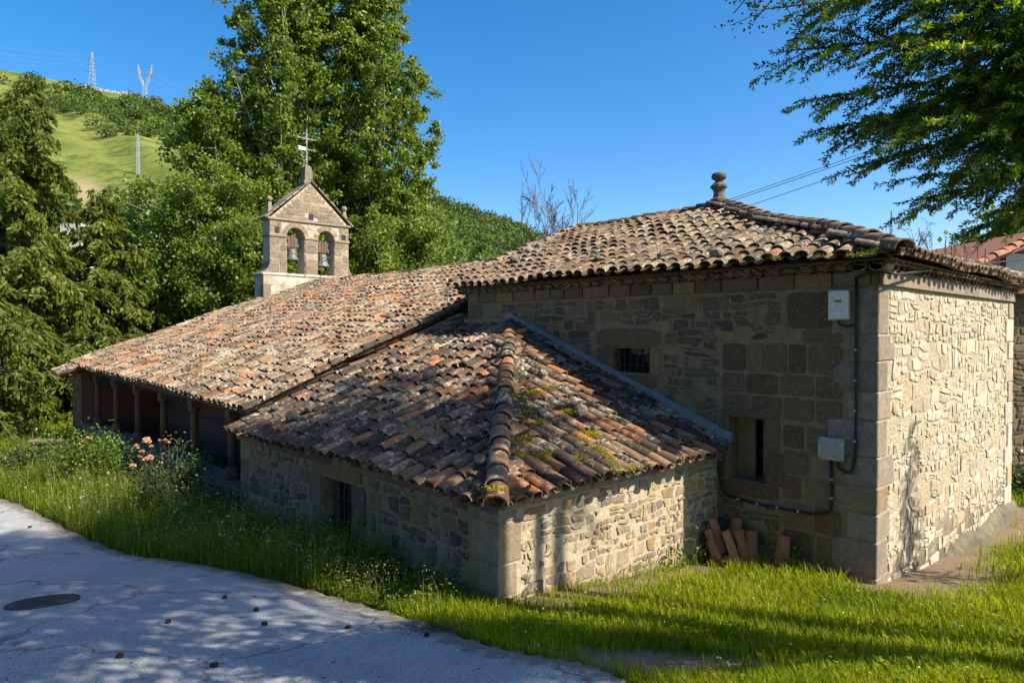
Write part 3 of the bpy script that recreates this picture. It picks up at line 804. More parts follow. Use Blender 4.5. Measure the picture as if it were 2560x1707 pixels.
def tile_roof(name, O, e, gdir, na, rows, inside, mat, mat_in, parent, pitch=.245, expo=.335, limit=300, messy=1.0):
    """cover tiles as single objects (the nearest), channel tiles and the rest joined"""
    O = Vector(O); e = Vector(e).normalized(); gd = Vector(gdir).normalized(); n = e.cross(gd).normalized()
    R = Matrix((e, gd, n)).transposed().to_4x4()
    V, F = PAN
    cov = []; pan = []
    for i in range(na):
        oj = random.uniform(-.05, .05)
        for j in range(rows):
            b = j * expo + (oj if j else oj * .35)
            for kind in ('c', 'p'):
                a = i * pitch + (pitch / 2 if kind == 'p' else 0)
                p = O + e * a + gd * b
                if not inside(a, b + .15, p): continue
                p = p + n * ((.066 if kind == 'c' else .070) + .006 * random.random()) + Vector((0, 0, sag(p.x, p.y)))
                p += e * random.gauss(0, .006 * messy) + gd * random.gauss(0, .012 * messy)
                rot = Matrix.Rotation(math.radians(random.gauss(0, 1.7 * messy)), 4, 'Z') @ Matrix.Rotation(math.radians(-4.2 + random.gauss(0, .8)), 4, 'X') @ Matrix.Rotation(math.radians(random.gauss(0, 3 * messy)), 4, 'Y')
                mw = Matrix.Translation(p) @ R @ rot
                (cov if kind == 'c' else pan).append((( p - cam.location).length, mw))
    cov.sort(key=lambda c: c[0])
    base = MB(); 
    TV = []; TF = []; TT = []
    def joined(lst, shapes):
        VV = []; FF = {}; TT = []; n0 = 0
        for d, mw in lst:
            V, F = shapes[random.randrange(len(shapes))]
            A = np.array(mw); v = np.array(V) @ A[:3, :3].T + A[:3, 3]
            VV.append(v); t = random.random(); TT.append(np.full(len(v), t))
            FF.setdefault(4, []).append(np.array(F) + n0); n0 += len(v)
        return np.concatenate(VV), np.concatenate(FF[4]), np.concatenate(TT)
    v, f, t = joined(pan, [PAN])
    tp = obj("tile_channels", mesh_np("tile_channels", v, f, True, t), mat_in, parent); tag(tp, kind="stuff")
    tp.data.set_sharp_from_angle(angle=math.radians(50))
    if len(cov) > limit:
        v, f, t = joined(cov[limit:], COVER)
        tp = obj("far_roof_tiles", mesh_np("far_roof_tiles", v, f, True, t), mat_in, parent); tag(tp, kind="stuff")
        tp.data.set_sharp_from_angle(angle=math.radians(50))
    for d, mw in cov[:limit]:
        obj("roof_tile", tm('c', random.randrange(3), mat), None, parent, mw)
def roof_bed(name, pts, mat, thick=.03):
    pts = [Vector(p) for p in pts]; n = (pts[1] - pts[0]).cross(pts[2] - pts[0]).normalized()
    if n.z < 0: n = -n
    N = len(pts); V = [p - n * .035 for p in pts] + [p - n * (.035 + thick) for p in pts]
    F = [tuple(range(N)), tuple(range(2 * N - 1, N - 1, -1))] + [(i, (i + 1) % N, N + (i + 1) % N, N + i) for i in range(N)]
    m = MB(); m.V = V; m.F = F
    return m.build(name, mat, church)
sl = .397
# sanctuary, side slope: eave along Y at X = -.28
r_s = roof_bed("sanctuary_roof", [(-.2, -.2, 4.20), (-.2, 8.45, 4.20), (3.95, 8.45, 5.85), (3.95, 4.5, 5.85)], M['wood'])
hipx = lambda y: -.28 + (y + .28) * (4.23 / 4.78)
tile_roof("s", (-.30, 8.45, 4.17), (0, -1, 0), (1, 0, sl), 37, 14, lambda a, b, p: p.x < 3.95 and p.x < hipx(p.y) + .02, M['tile_main'], M['tile_main_in'], r_s)
r_e = roof_bed("sanctuary_end_roof", [(-.2, -.2, 4.20), (8.1, -.2, 4.20), (3.95, 4.5, 5.85)], M['wood'])
tile_roof("e", (-.28, -.30, 4.17), (1, 0, 0), (0, 1, 1.68 / 4.78), 35, 15, lambda a, b, p: p.x > hipx(p.y) - .02 and p.x < 8.1 - (p.y + .28) * .87, M['tile_main'], M['tile_main_in'], r_e, limit=150)
roof_bed("sanctuary_back_roof", [(8.1, -.2, 4.20), (8.1, 8.45, 4.20), (3.95, 8.45, 5.85), (3.95, 4.5, 5.85)], M['tile_main'])
# annex
r_a = roof_bed("annex_side_roof", [(-4.75, 2.05, 1.50), (-4.75, 9.15, 1.50), (0, 9.15, 3.34), (0, 6.83, 3.34)], M['wood'])
tile_roof("a", (-4.84, 9.02, 1.44), (0, -1, 0), (1, 0, sl), 29, 17, lambda a, b, p: (p.x < -.02 or (p.y > 8.32 and p.x < 1.3)) and p.y > 2.05 + (p.x + 4.82), M['tile_annex'], M['tile_annex_in'], r_a, messy=1.5)
r_b = roof_bed("annex_end_roof", [(-4.75, 2.05, 1.50), (0, 2.05, 1.50), (0, 6.83, 3.34)], M['wood'])
tile_roof("b", (-4.78, 1.98, 1.44), (1, 0, 0), (0, 1, sl), 20, 15, lambda a, b, p: p.x < -.06 and p.x > -4.84 + (p.y - 1.98) - .0, M['tile_annex'], M['tile_annex_in'], r_b, messy=1.5)
# nave
r_n = roof_bed("nave_roof", [(-4.25, 9.08, 1.80), (-4.25, 23.42, 2.13), (4.28, 23.42, 5.20), (4.28, 9.08, 5.20)], M['wood'])
tile_roof("n", (-4.36, 23.34, 1.735), (0, -1, 0), (1, 0, .402), 58, 28, lambda a, b, p: p.x < 4.25 and not (p.y > 23.2 and 2.05 < p.x < 6.2), M['tile_nave'], M['tile_nave_far'], r_n, messy=1.1)
r_x = roof_bed("overhang_roof", [(-4.85, 22.55, 1.90), (-4.85, 23.45, 1.90), (-4.2, 23.45, 2.16), (-4.2, 22.55, 2.16)], M['wood'])
tile_roof("x", (-4.95, 23.36, 1.50), (0, -1, 0), (1, 0, .402), 4, 2, lambda a, b, p: True, M['tile_nave'], M['tile_nave_far'], r_x)
roof_bed("nave_back_roof", [(4.28, 8.3, 5.20), (4.28, 23.8, 5.20), (9.8, 23.8, 2.65), (9.8, 8.3, 2.65)], M['tile_nave'])

# ridge and hip tiles
RID = arc_tile("r", .47, .27, .22, .125, .10, .018)
def ridge_line(A, B, mat, parent, name="ridge_tile", scale=1.0, expo=.36, lift=.05):
    """tiles run from the low end A up to B"""
    A = Vector(A); B = Vector(B); d = (B - A).normalized(); L = (B - A).length
    e = d.cross(Vector((0, 0, 1))).normalized(); n = e.cross(d)
    R = Matrix((e, d, n)).transposed().to_4x4()
    key = ('r', mat.name)
    if key not in tile_meshes:
        me = mesh_pd(name, *RID, True); me.materials.append(mat); me.set_sharp_from_angle(angle=math.radians(50)); tile_meshes[key] = me
    t = 0
    while t < L - .1:
        p = A + d * t + n * (lift + random.uniform(-.008, .008)) + Vector((0, 0, sag(*(A + d * t).xy)))
        mw = Matrix.Translation(p) @ R @ Matrix.Rotation(math.radians(random.gauss(0, 2.2)), 4, 'Z') @ Matrix.Rotation(math.radians(-2.5), 4, 'X') @ Matrix.Scale(scale * random.uniform(.95, 1.05), 4)
        obj(name, tile_meshes[key], None, parent, mw); t += expo * random.uniform(.93, 1.05)
ridge_line((-.42, -.42, 4.20), (3.95, 4.5, 5.90), M['tile_main'], r_s, "hip_tile")
ridge_line((8.2, -.42, 4.18), (3.95, 4.5, 5.88), M['tile_main'], r_e, "hip_tile")
ridge_line((3.95, 8.5, 5.86), (3.95, 4.7, 5.86), M['tile_main'], r_s, "ridge_tile")
ridge_line((-4.98, 1.86, 1.47), (-.02, 6.85, 3.36), M['tile_annex'], r_a, "hip_tile", .98, .36, .07)
ridge_line((4.28, 9.1, 5.2), (4.28, 23.3, 5.2), M['tile_nave'], r_n, "ridge_tile", .85)
ridge_line((-4.5, 9.12, 1.76), (1.6, 9.12, 4.21), M['tile_annex'], r_n, "verge_tile", .74, .38, .08)
ridge_line((-.2, 8.5, 4.24), (3.9, 8.5, 5.87), M['tile_main'], r_s, "verge_tile", .75)
ridge_line((-4.4, 23.48, 1.76), (2.0, 23.48, 4.33), M['tile_nave'], r_n, "verge_tile", .8)
for o in list(r_n.children):
    if o.name.startswith("verge_tile"): pass
# mortar bedding under the annex hip tiles
MB().tube([(-4.75, 2.09, 1.56), (-3, 3.86, 2.24), (-.02, 6.85, 3.40)], [.07, .075, .075], 8).build("hip_mortar", M['mortar_annex'], church)
MB().tube([(4.28, 9.1, 5.22), (4.28, 23.3, 5.22)], .10, 6).build("ridge_mortar", M['mortar_shade'], church)
# cement flashing where the annex roof meets the wall
fl = MB(); Pa = Vector((0, 6.95, 3.50)); Pb = Vector((0, 2.0, 1.54))
fl.add([Pa + Vector((-.10, 0, -.02)), Pa + Vector((-.01, 0, -.02)), Pa + Vector((-.01, 0, .14)), Pa + Vector((-.03, 0, .13)), Pb + Vector((-.10, 0, 0)), Pb + Vector((-.01, 0, 0)), Pb + Vector((-.01, 0, .16)), Pb + Vector((-.03, 0, .15))],
       [(0, 1, 2, 3), (7, 6, 5, 4), (0, 4, 5, 1), (1, 5, 6, 2), (2, 6, 7, 3), (3, 7, 4, 0)])
fl.build("cement_flashing", M['flash'], church)
fl2 = MB().box((-.10, 6.9, 3.40), (-.005, 8.2, 3.50)); fl2.build("cement_flashing", M['mortar_shade'], church)

# corbelled tile eaves (two rows of upturned tiles in mortar)
CV, CF = arc_tile("k", .30, .225, .225, .085, .085, .014, False, 6)
corb = mesh_pd("corbel_tile", CV, CF, True); corb.materials.append(M['tile_main']); corb.set_sharp_from_angle(angle=math.radians(50))
for row, (x, z) in enumerate(((-.15, 4.185), (-.075, 4.105))):
    MB().box((x + .03, -.02 + x + .03, z - .05), (.3, 8.35, z + .012)).build("eave_mortar", M['mortar_shade'], church)
    MB().box((x + .03, x + .032, z - .05), (8.05, .3, z + .010)).build("eave_mortar", M['mortar_shade'], church)
    y = 8.3 + .05 * row
    while y > -.1:
        obj("corbel_tile", corb, None, w_side, Matrix.Translation((x - .01 + random.uniform(-.012, .012), y, z)) @ Matrix.Rotation(-math.pi / 2 + random.gauss(0, .03), 4, 'Z')); y -= .232
    a = .05 + .06 * row
    while a < 8.1:
        obj("corbel_tile", corb, None, w_end, Matrix.Translation((a, x - .01 + random.uniform(-.012, .012), z)) @ Matrix.Rotation(random.gauss(0, .03), 4, 'Z')); a += .232

# finial on the sanctuary roof
fb = MB().box((3.76, 4.31, 5.78), (4.14, 4.69, 6.02)); fo = fb.build("finial", M['darkstone'], church)
fm = MB()
fm.lathe((3.95, 4.5, 6.02), [(.20, 0), (.20, .05), (.13, .09), (.11, .20), (.13, .26), (.18, .31), (.18, .35), (.10, .42)], 8, .39)
fm.build("finial_shaft", M['darkstone'], fo)
MB().lathe((3.95, 4.5, 6.44), [(.05, 0), (.075, .02), (.10, .05), (.15, .08), (.165, .13), (.15, .18), (.10, .205), (.03, .2)], 10).build("finial_ball", M['darkstone'], fo, True)

# --- bell gable
BS, BB = 23.40, 24.05
FR_B = fr((0, BS, 0), (1, 0, 0), (0, 0, 1))
def arch_pts(c, r, z0, zs, n=10):
    return [(c - r, z0)] + [(c - r * math.cos(math.pi * k / n), zs + r * math.sin(math.pi * k / n)) for k in range(n + 1)] + [(c + r, z0)]
AR = [(3.53, .39), (4.905, .385)]; ZB, ZS, ZC, ZT = 5.56, 7.08, 7.74, 9.40
KL, KR, KC = 2.43, 5.97, 4.20
# core: three piers, the spandrel band as quads round the arches, the gable
bell = MB()
bell.box((KL, BS, ZB), (AR[0][0] - AR[0][1], BB, ZS)); bell.box((AR[0][0] + AR[0][1], BS, ZB), (AR[1][0] - AR[1][1], BB, ZS)); bell.box((AR[1][0] + AR[1][1], BS, ZB), (KR, BB, ZS))
edges = [KL] + [c for c in (AR[0][0] - .39, AR[0][0] + .39, AR[1][0] - .385, AR[1][0] + .385)] + [KR]
for q in range(0, 6, 2): bell.box((edges[q], BS, ZS), (edges[q + 1], BB, ZC))
for c, r in AR:
    for k in range(12):
        t0 = math.pi * k / 12; t1 = math.pi * (k + 1) / 12
        bell.prism([(c - r * math.cos(t0), ZS + r * math.sin(t0)), (c - r * math.cos(t1), ZS + r * math.sin(t1)), (c - r * math.cos(t1), ZC), (c - r * math.cos(t0), ZC)], 0, BS - BB, FR_B)
bell.prism([(KL, ZC), (KR, ZC), (KC, ZT)], 0, BS - BB, FR_B)
bg_o = bell.build("bell_gable", M['mortar_bell'], church)
MB().box((2.12, 23.30, 3.6), (6.4, 24.16, 5.46)).build("bell_gable_base", M['limewash'], church)
obj("ledge", cham_box("ledge", (2.05, 23.26, 5.44), (6.46, 24.2, 5.56), .03), M['limewash'], bg_o)
for k in range(4): obj("block", cham_box("block", (2.10, 23.285, 3.9 + k * .39), (2.42 + .1 * (k % 2), 23.6, 4.28 + k * .39), .012), M['belfry'], bg_o)
# flared skirt at both feet
for sgn, k0 in ((-1, KL), (1, KR)):
    MB().prism([(k0, 5.56), (k0 + sgn * .30, 5.56), (k0 + sgn * .16, 5.66), (k0 + sgn * .06, 5.80), (k0, 6.02)], .015, BS - BB - .01, FR_B).build("skirt", M['belfry'], bg_o)
def bcourse(a0, a1, b0, b1, wr=(.28, .55), excl=()):
    hs = []; n = max(1, round((b1 - b0) / .28)); 
    cut = sorted(random.uniform(-.05, .05) for _ in range(n)); hs = [(b1 - b0) / n] * n
    courses(bg_o, FR_B, (a0, a1, b0, 0), hs, wr, M['belfry'], .016, excl, .014)
bcourse(KL, AR[0][0] - .39, ZB + .02, 7.02, (.3, .45)); bcourse(AR[0][0] + .39, AR[1][0] - .385, ZB + .02, 7.02, (.35, .62)); bcourse(AR[1][0] + .385, KR, ZB + .02, 7.02, (.3, .5))
H1 = (2.62, 2.83, 7.16, 7.42); H2 = (5.62, 5.83, 7.13, 7.39); H3 = (4.10, 4.32, 7.84, 8.10)
bcourse(KL, 2.92, 7.16, 7.68, (.22, .3), [H1]); bcourse(5.52, KR, 7.16, 7.68, (.22, .3), [H2])
for hh in (H1, H2, H3): MB().box((hh[0], BS - .004, hh[2]), (hh[1], BS + .1, hh[3])).build("putlog_hole_shade", M['rubber'], bg_o)  # solid black blocks: the shade inside the holes is put into the colour
for a0, a1, b0, b1 in ((KL + .01, 2.61, 7.16, 7.42), (2.84, 2.95, 7.16, 7.42), (5.5, 5.61, 7.13, 7.4), (5.84, KR, 7.13, 7.4)): block(bg_o, FR_B, a0, a1, b0, b1, M['belfry'])
for c, r in AR:
    for k in range(9):
        t0 = math.pi * k / 9 + .02; t1 = math.pi * (k + 1) / 9 - .02; R2 = r + .2
        poly = [(c - r * math.cos(t0), ZS + r * math.sin(t0)), (c - R2 * math.cos(t0), ZS + R2 * math.sin(t0)), (c - R2 * math.cos(t1), ZS + R2 * math.sin(t1)), (c - r * math.cos(t1), ZS + r * math.sin(t1))]
        poly = poly[::-1] if area(poly) < 0 else poly
        obj("voussoir", stone_mesh(chaikin(poly, .08), FR_B, .014, .06), M['belfry'], bg_o)
block(bg_o, FR_B, 4.06, 4.38, 7.42, 7.7, M['belfry'])
for (a0, a1) in ((KL - .04, AR[0][0] - .385), (AR[0][0] + .385, AR[1][0] - .38), (AR[1][0] + .38, KR + .04)):
    obj("impost", cham_box("impost", (a0, BS - .05, 7.02), (a1, BB + .03, 7.13), .012), M['belfry'], bg_o)
for (a0, a1) in ((KL - .10, 4.15), (4.15, KR + .10)):
    obj("string_course", cham_box("string_course", (a0, BS - .07, 7.70), (a1 - .004, BB + .05, 7.80), .012), M['belfry'], bg_o)
z = 7.81
while z < 9.25:
    h = random.uniform(.13, .2); hw = (ZT - z - h) / (ZT - ZC) * (KR - KL) / 2
    if hw > .12: courses(bg_o, FR_B, (KC - hw, KC + hw, z, 0), [h], (.25, .5), M['belfry'], .014, [H3], .014)
    z += h
for sgn in (-1, 1):        # sloping coping slabs
    L0 = Vector((KC + sgn * (KR - KL + .36) / 2, 0, 7.74)); L1 = Vector((KC, 0, ZT + .05)); n = 7
    for k in range(n):
        A = L0.lerp(L1, k / n); B = L0.lerp(L1, (k + 1) / n + .02); up = Vector((-(L1 - L0).z, 0, (L1 - L0).x)).normalized() * (-sgn if sgn > 0 else 1)
        if up.z < 0: up = -up
        A = A + up * (.012 * (k % 2)); t = up * .065
        mbx = MB(); y0, y1 = BS - .09, BB + .08
        mbx.add([A + Vector((0, y0, 0)), B + Vector((0, y0, 0)), B + t + Vector((0, y0, 0)), A + t + Vector((0, y0, 0)), A + Vector((0, y1, 0)), B + Vector((0, y1, 0)), B + t + Vector((0, y1, 0)), A + t + Vector((0, y1, 0))],
                [(0, 1, 2, 3), (7, 6, 5, 4), (0, 4, 5, 1), (1, 5, 6, 2), (2, 6, 7, 3), (3, 7, 4, 0)])
        mbx.build("coping_slab", M['roofstone'], bg_o)
MB().lathe((KC, 23.72, 9.36), [(.34, 0), (.34, .1), (.25, .16), (.24, .5), (.19, .74), (.08, .82)], 4, math.pi / 4).build("pedestal", M['roofstone'], bg_o)
for k0, zb in ((KL + .10, 7.86), (KR - .06, 7.86)):
    pn = MB().lathe((k0, 23.66, zb), [(.17, 0), (.16, .1), (.09, .55), (.07, .58)], 4, math.pi / 4); po = pn.build("pinnacle", M['belfry'], bg_o)
    MB().lathe((k0, 23.66, zb + .57), [(.05, 0), (.10, .04), (.13, .11), (.12, .17), (.07, .23), (.02, .24)], 12).build("stone_ball", M['belfry'], bg_o, True)
# rusty stays beside the arches
for a, z1, dx in ((3.86, 6.35, -.7), (4.58, 6.3, .55)):
    MB().tube([(a, 23.2, 5.5), (a, 23.2, z1), (a + dx, 23.5, z1 + .06)], .018, 5).build("iron_stay", M['rust'], bg_o)
MB().bar((5.2, 23.4, 6.88), (5.2, 23.2, 6.88), .03).build("iron_stub", M['iron'], bg_o)

# bells hang in the arches
def bell_thing(c, zt, s, label):
    y = 23.73
    t = thing("church_bell", label, "bell", (c, y, zt - .5 * s), "bells in the bell gable")
    prof = [(.06, 0), (.14, -.01), (.165, -.05), (.175, -.2), (.2, -.32), (.25, -.42), (.29, -.48), (.285, -.5), (.25, -.48), (.15, -.2), (.02, -.05)]
    MB().lathe((c, y, zt), [(r * s, zz * s) for r, zz in prof], 20).build("bell_body", M['bronze'], t, True)
    MB().tube([(c, y, zt - .1), (c, y, zt - .50 * s)], [.012, .03], 6).build("clapper", M['iron'], t)
    fb = fr((c, y - .07, zt), (1, 0, 0), (0, 0, 1))
    MB().prism([(-.33, .07), (.33, .07), (.33, .15), (.22, .24), (.2, .33), (.25, .40), (.25, .48), (.12, .52), (-.12, .52), (-.25, .48), (-.25, .40), (-.2, .33), (-.22, .24), (-.33, .15)], 0, -.14, fb).build("yoke", M['bellwood'], t)
    for dx in (-.06, .06): MB().box((c + dx - .018, y - .095, zt + .0), (c + dx + .018, y - .071, zt + .56)).build("iron_strap", M['rust'], t)
    MB().bar((c - .38, y, zt + .11), (c + .38, y, zt + .11), .022).build("axle", M['iron'], t)
bell_thing(3.53, 6.62, .95, "smaller green bronze bell in the left arch of the bell gable")
bell_thing(4.905, 6.50, 1.08, "larger green bronze bell in the right arch of the bell gable")

# weather vane cross
wv = thing("weather_vane_cross", "wrought iron cross with a white weather vane arrow atop the bell gable", "weather vane", (KC, 23.72, 10.15))
c0 = Vector((KC, 23.72, 10.1))
MB().tube([c0, c0 + Vector((0, 0, 1.62))], [.017, .011], 6).build("shaft", M['steel'], wv)
MB().tube([c0 + Vector((-.42, 0, 1.20)), c0 + Vector((.42, 0, 1.20))], .012, 6).build("crossbar", M['steel'], wv)
def scroll(cx, cz, r, s0, s1):
    return [c0 + Vector((cx + r * math.cos(t), 0, cz + r * math.sin(t))) for t in np.linspace(s0, s1, 9)]
for sx in (-1, 1):
    for cz in (1.32, 1.08, .36):
        MB().tube(scroll(sx * .10, cz, .085, .4 if sx > 0 else 2.7, 4.4 if sx > 0 else -1.3), .008, 4).build("scroll", M['steel'], wv)
va = fr((KC - .42, 23.70, 10.86), (1, 0, .0), (0, 0, 1))
MB().prism([(0, -.08), (.36, -.07), (.36, .07), (0, .08), (.06, 0)], 0, .012, va).build("vane", M['plastic'], wv)
MB().tube([c0 + Vector((-.06, 0, .76)), c0 + Vector((.42, 0, .76))], .012, 4).tube([c0 + Vector((.33, 0, .82)), c0 + Vector((.42, 0, .76)), c0 + Vector((.33, 0, .70))], .012, 4).build("vane_arm", M['steel'], wv)

# ------------------------------------------------------------------ vegetation
def unit(a): return a / (np.linalg.norm(a, axis=-1, keepdims=True) + 1e-9)
def rdir(n, r=rng): return unit(r.normal(size=(n, 3)))
def diamonds(C, T, B):
    """one four-sided leaf per row: C centre, T half length, B half width"""
    V = np.stack([C - T, C + B - T * .1, C + T, C - B - T * .1], 1).reshape(-1, 3)
    F = np.arange(len(C) * 4).reshape(-1, 4)
    return V, F
def leaf_mesh(name, C, size, tint, asp=.7, axis=None, ax_w=0.0, up=0.0, mat=None, parent=None):
    n = len(C); T = rdir(n)
    if axis is not None: T = unit(T * (1 - ax_w) + axis * ax_w)
    N = rdir(n); N[:, 2] += up
    B = unit(np.cross(T, N))
    size = np.broadcast_to(np.asarray(size, float), (n,))[:, None]
    V, F = diamonds(C, T * size * .5, B * size * .5 * asp)
    return obj(name, mesh_np(name, V, F, False, np.repeat(np.clip(tint, 0, 1), 4)), mat, parent)

def curve(p0, d0, L, n=6, bend=Vector((0, 0, 0)), wob=.08):
    pts = [Vector(p0)]; d = Vector(d0).normalized()
    for i in range(n):
        d = (d + bend / n + Vector((random.gauss(0, wob), random.gauss(0, wob), random.gauss(0, wob)))).normalized()
        pts.append(pts[-1] + d * (L / n))
    return pts
def along(pts, t):
    f = t * (len(pts) - 1); i = min(int(f), len(pts) - 2); return pts[i].lerp(pts[i + 1], f - i)

def poplar(base, H, R, label, nl=60, per=900, leaf=.2, low=.1, seed=1, bark='bark_pale', mat='poplar', name="poplar_tree", ang=(.55, .85), shape=None, group="trees behind the church", cat="tree", lean=0.0, clump=.42):
    random.seed(seed); r = np.random.default_rng(seed)
    base = Vector(base); t = thing(name, label, cat, base, group)
    tr = curve(base - Vector((0, 0, .2)), (lean, 0, 1), H * .97, 10, Vector((-lean, 0, 0)), .02)
    wood = MB(); wood.tube(tr, [H * .014 * (1 - .92 * i / 10) + .015 for i in range(11)], 8)
    C = []; TT = []
    shape = shape or (lambda u: (math.sin(math.pi * min(1, (u * .93 + .10)) ** .8) ** .7) * .95 + .08)
    for k in range(nl):
        u = low + (1 - low) * ((k + random.random()) / nl) ** .9
        p0 = along(tr, min(u * .98, .99)); az = k * 2.399 + random.uniform(-.4, .4)
        L = max(.7, R * shape(u) * random.uniform(.75, 1.3) * 1.25); an = random.uniform(*ang) * (1 - .35 * u)
        d = Vector((math.cos(az) * math.sin(an), math.sin(az) * math.sin(an), math.cos(an)))
        pts = curve(p0, d, L, 5, Vector((0, 0, .35)), .07)
        wood.tube(pts, [max(.012, L * .014 * (1 - i / 5.3)) for i in range(6)], 5, False)
        m = max(3, int(L / .42)); ct = random.random()
        for q in range(m):
            tq = .22 + .78 * (q + random.random()) / m; c = along(pts, tq)
            o = Vector((random.gauss(0, 1), random.gauss(0, 1), random.gauss(0, .8))) * (.16 * L * (1.15 - tq) + .12)
            e = c + o
            if q % 2 == 0 and L > 1.5: wood.tube([c, c.lerp(e, .5) + Vector((0, 0, .05)), e], [.016, .012, .006], 3, False)
            n = max(6, int(per * L / R / m * random.uniform(.5, 1.5)))
            s = clump * random.uniform(.7, 1.35)
            cc = np.array(e) + r.normal(size=(n, 3)) * np.array([s, s, s * .75]) * (.5 + .5 * r.random((n, 1)))
            C.append(cc); TT.append(np.clip(r.normal(.5 + .18 * (ct - .5), .22, n), 0, 1))
    wood.build("trunk", M[bark], t)
    C = np.concatenate(C); TT = np.concatenate(TT)
    leaf_mesh("crown", C, r.uniform(.7, 1.25, len(C)) * leaf, TT, .8, None, 0, .3, M[mat], t)
    return t
def gp(px, z): 
    x = (px - 1280) / FPX * z; return W(x, z, float(gh(x, z)))

poplar(gp(705, 43), 30, 6.1, "tall poplar directly behind the bell gable, left of its taller-looking neighbour", 100, 1000, .205, .16, 3, clump=.28, group="poplars behind the church")
poplar(gp(968, 46), 32, 4.6, "tall poplar on the right of the pair, its crown edge against open sky", 100, 940, .215, .10, 5, clump=.27, group="poplars behind the church")
poplar(gp(862, 48), 19, 3.2, "lower poplar filling the gap between the two tall poplars", 40, 520, .22, .2, 8, clump=.27, group="poplars behind the church")
poplar(gp(550, 41), 19.3, 3.9, "dark bushy poplar branching out left of the tall poplars", 44, 700, .2, .48, 9, clump=.28, group="poplars behind the church", ang=(.7, 1.1))
poplar(gp(530, 37), 12.0, 3.6, "lower leafy poplar left of the bell gable", 60, 850, .17, .12, 12, clump=.33, group="poplars behind the church", ang=(.7, 1.1), shape=lambda u: math.sin(math.pi * min(1, u * .9 + .12)) ** .6 + .1)
poplar(gp(610, 34), 9.0, 3.4, "low leafy tree in front of the poplars, beside the bell gable", 46, 900, .16, .1, 14, clump=.32, group="poplars behind the church", ang=(.8, 1.2))
poplar(gp(1010, 40), 10.5, 4.0, "low spreading tree right of the bell gable behind the nave ridge", 50, 950, .17, .12, 15, clump=.32, group="poplars behind the church", ang=(.8, 1.25))
poplar(gp(340, 52), 13.0, 3.4, "thin pale broadleaf tree rising above the drooping conifers", 40, 420, .22, .25, 17, mat='broad', name="broadleaf_tree", ang=(.6, 1.0), group="background broadleaf trees")
poplar(gp(440, 47), 8.6, 3.6, "bright green rounded tree between the conifers and the poplars", 44, 520, .26, .08, 19, mat='broad', name="broadleaf_tree", ang=(.9, 1.3), group="background broadleaf trees")
poplar(gp(300, 60), 10.0, 4.2, "rounded green tree far behind the drooping conifers", 40, 450, .32, .08, 20, mat='broad', name="broadleaf_tree", ang=(.9, 1.3), group="background broadleaf trees")
poplar(gp(130, 60), 9.0, 5.0, "broad green tree behind the leftmost conifer", 40, 450, .33, .08, 22, mat='broad', name="broadleaf_tree", ang=(.9, 1.3), group="background broadleaf trees")
poplar(W(18.6, 26, -4.2), 8.6, 2.4, "yellow-green tree behind the neighbouring house", 40, 500, .24, .2, 23, mat='broad', name="broadleaf_tree", ang=(.8, 1.2), group="trees beyond the end wall")
poplar(W(22.0, 27, -4.2), 9.5, 3.4, "broad tree behind the right side of the neighbouring house", 40, 400, .26, .2, 24, mat='broad', name="broadleaf_tree", ang=(.8, 1.2), group="trees beyond the end wall")

def drooper(base, H, R, label, nb=90, per=500, seed=1, leaf=.17, low=.06, top=.12):
    random.seed(seed); r = np.random.default_rng(seed)
    base = Vector(base); t = thing("drooping_conifer", label, "conifer", base, "drooping conifers left of the church")
    tr = curve(base - Vector((0, 0, .2)), (0, 0, 1), H, 8, Vector((0, 0, 0)), .02)
    wood = MB(); wood.tube(tr, [H * .018 * (1 - .93 * i / 8) for i in range(9)], 8)
    C = []; A = []; TT = []
    for k in range(nb):
        u = low + (1 - low) * (k + random.random()) / nb
        p0 = along(tr, min(u, .995)); az = k * 2.399 + random.uniform(-.5, .5)
        L = max(.35, R * ((1 - u) ** .62 + top * .4) * random.uniform(.65, 1.2))
        d = Vector((math.cos(az), math.sin(az), random.uniform(-.05, .35)))
        pts = curve(p0, d, L, 6, Vector((0, 0, -.75)), .07)
        wood.tube(pts, [max(.008, .012 * L * (1 - i / 6.4)) for i in range(7)], 4, False)
        ns = max(3, int(L * 5)); ct = random.random()
        for q in range(ns):
            tq = .18 + .82 * (q + random.random()) / ns; c = along(pts, tq)
            side = Vector((-math.sin(az), math.cos(az), 0)) * random.choice((-1, 1)) + Vector((math.cos(az), math.sin(az), 0)) * random.uniform(.2, .9)
            ls = (.25 + .5 * random.random()) * (1.2 - .5 * tq) * min(1.0, L / 2 + .3)
            sp = curve(c, side + Vector((0, 0, random.uniform(-.3, .1))), ls, 3, Vector((0, 0, -.9)), .08)
            n = max(8, int(per * ls / 8)); tq2 = r.random(n)
            pa = np.array([along(sp, x) for x in tq2]); dn = r.random(n) ** 1.5 * random.uniform(.15, .5)
            cc = pa + np.stack([r.normal(0, .05, n), r.normal(0, .05, n), -dn], 1)
            C.append(cc); ax = np.array(sp[-1] - sp[0]); ax = ax / (np.linalg.norm(ax) + 1e-6)
            A.append(unit(np.stack([np.full(n, ax[0]), np.full(n, ax[1]), -.6 - 1.4 * dn], 1)))
            TT.append(np.clip(r.normal(.42 + .25 * (ct - .5), .2, n), 0, 1))
    wood.build("trunk", M['bark'], t)
    C = np.concatenate(C); A = np.concatenate(A); TT = np.concatenate(TT)
    leaf_mesh("crown", C, r.uniform(.7, 1.3, len(C)) * leaf, TT, .36, A, .72, 0, M['yew'], t)
drooper(gp(25, 27), 14.2, 4.0, "tallest drooping conifer at the far left edge of the view", 150, 620, 31, .23)
drooper(gp(275, 33), 10.6, 4.0, "pointed drooping conifer rising behind the far end of the nave", 120, 600, 33, .24)
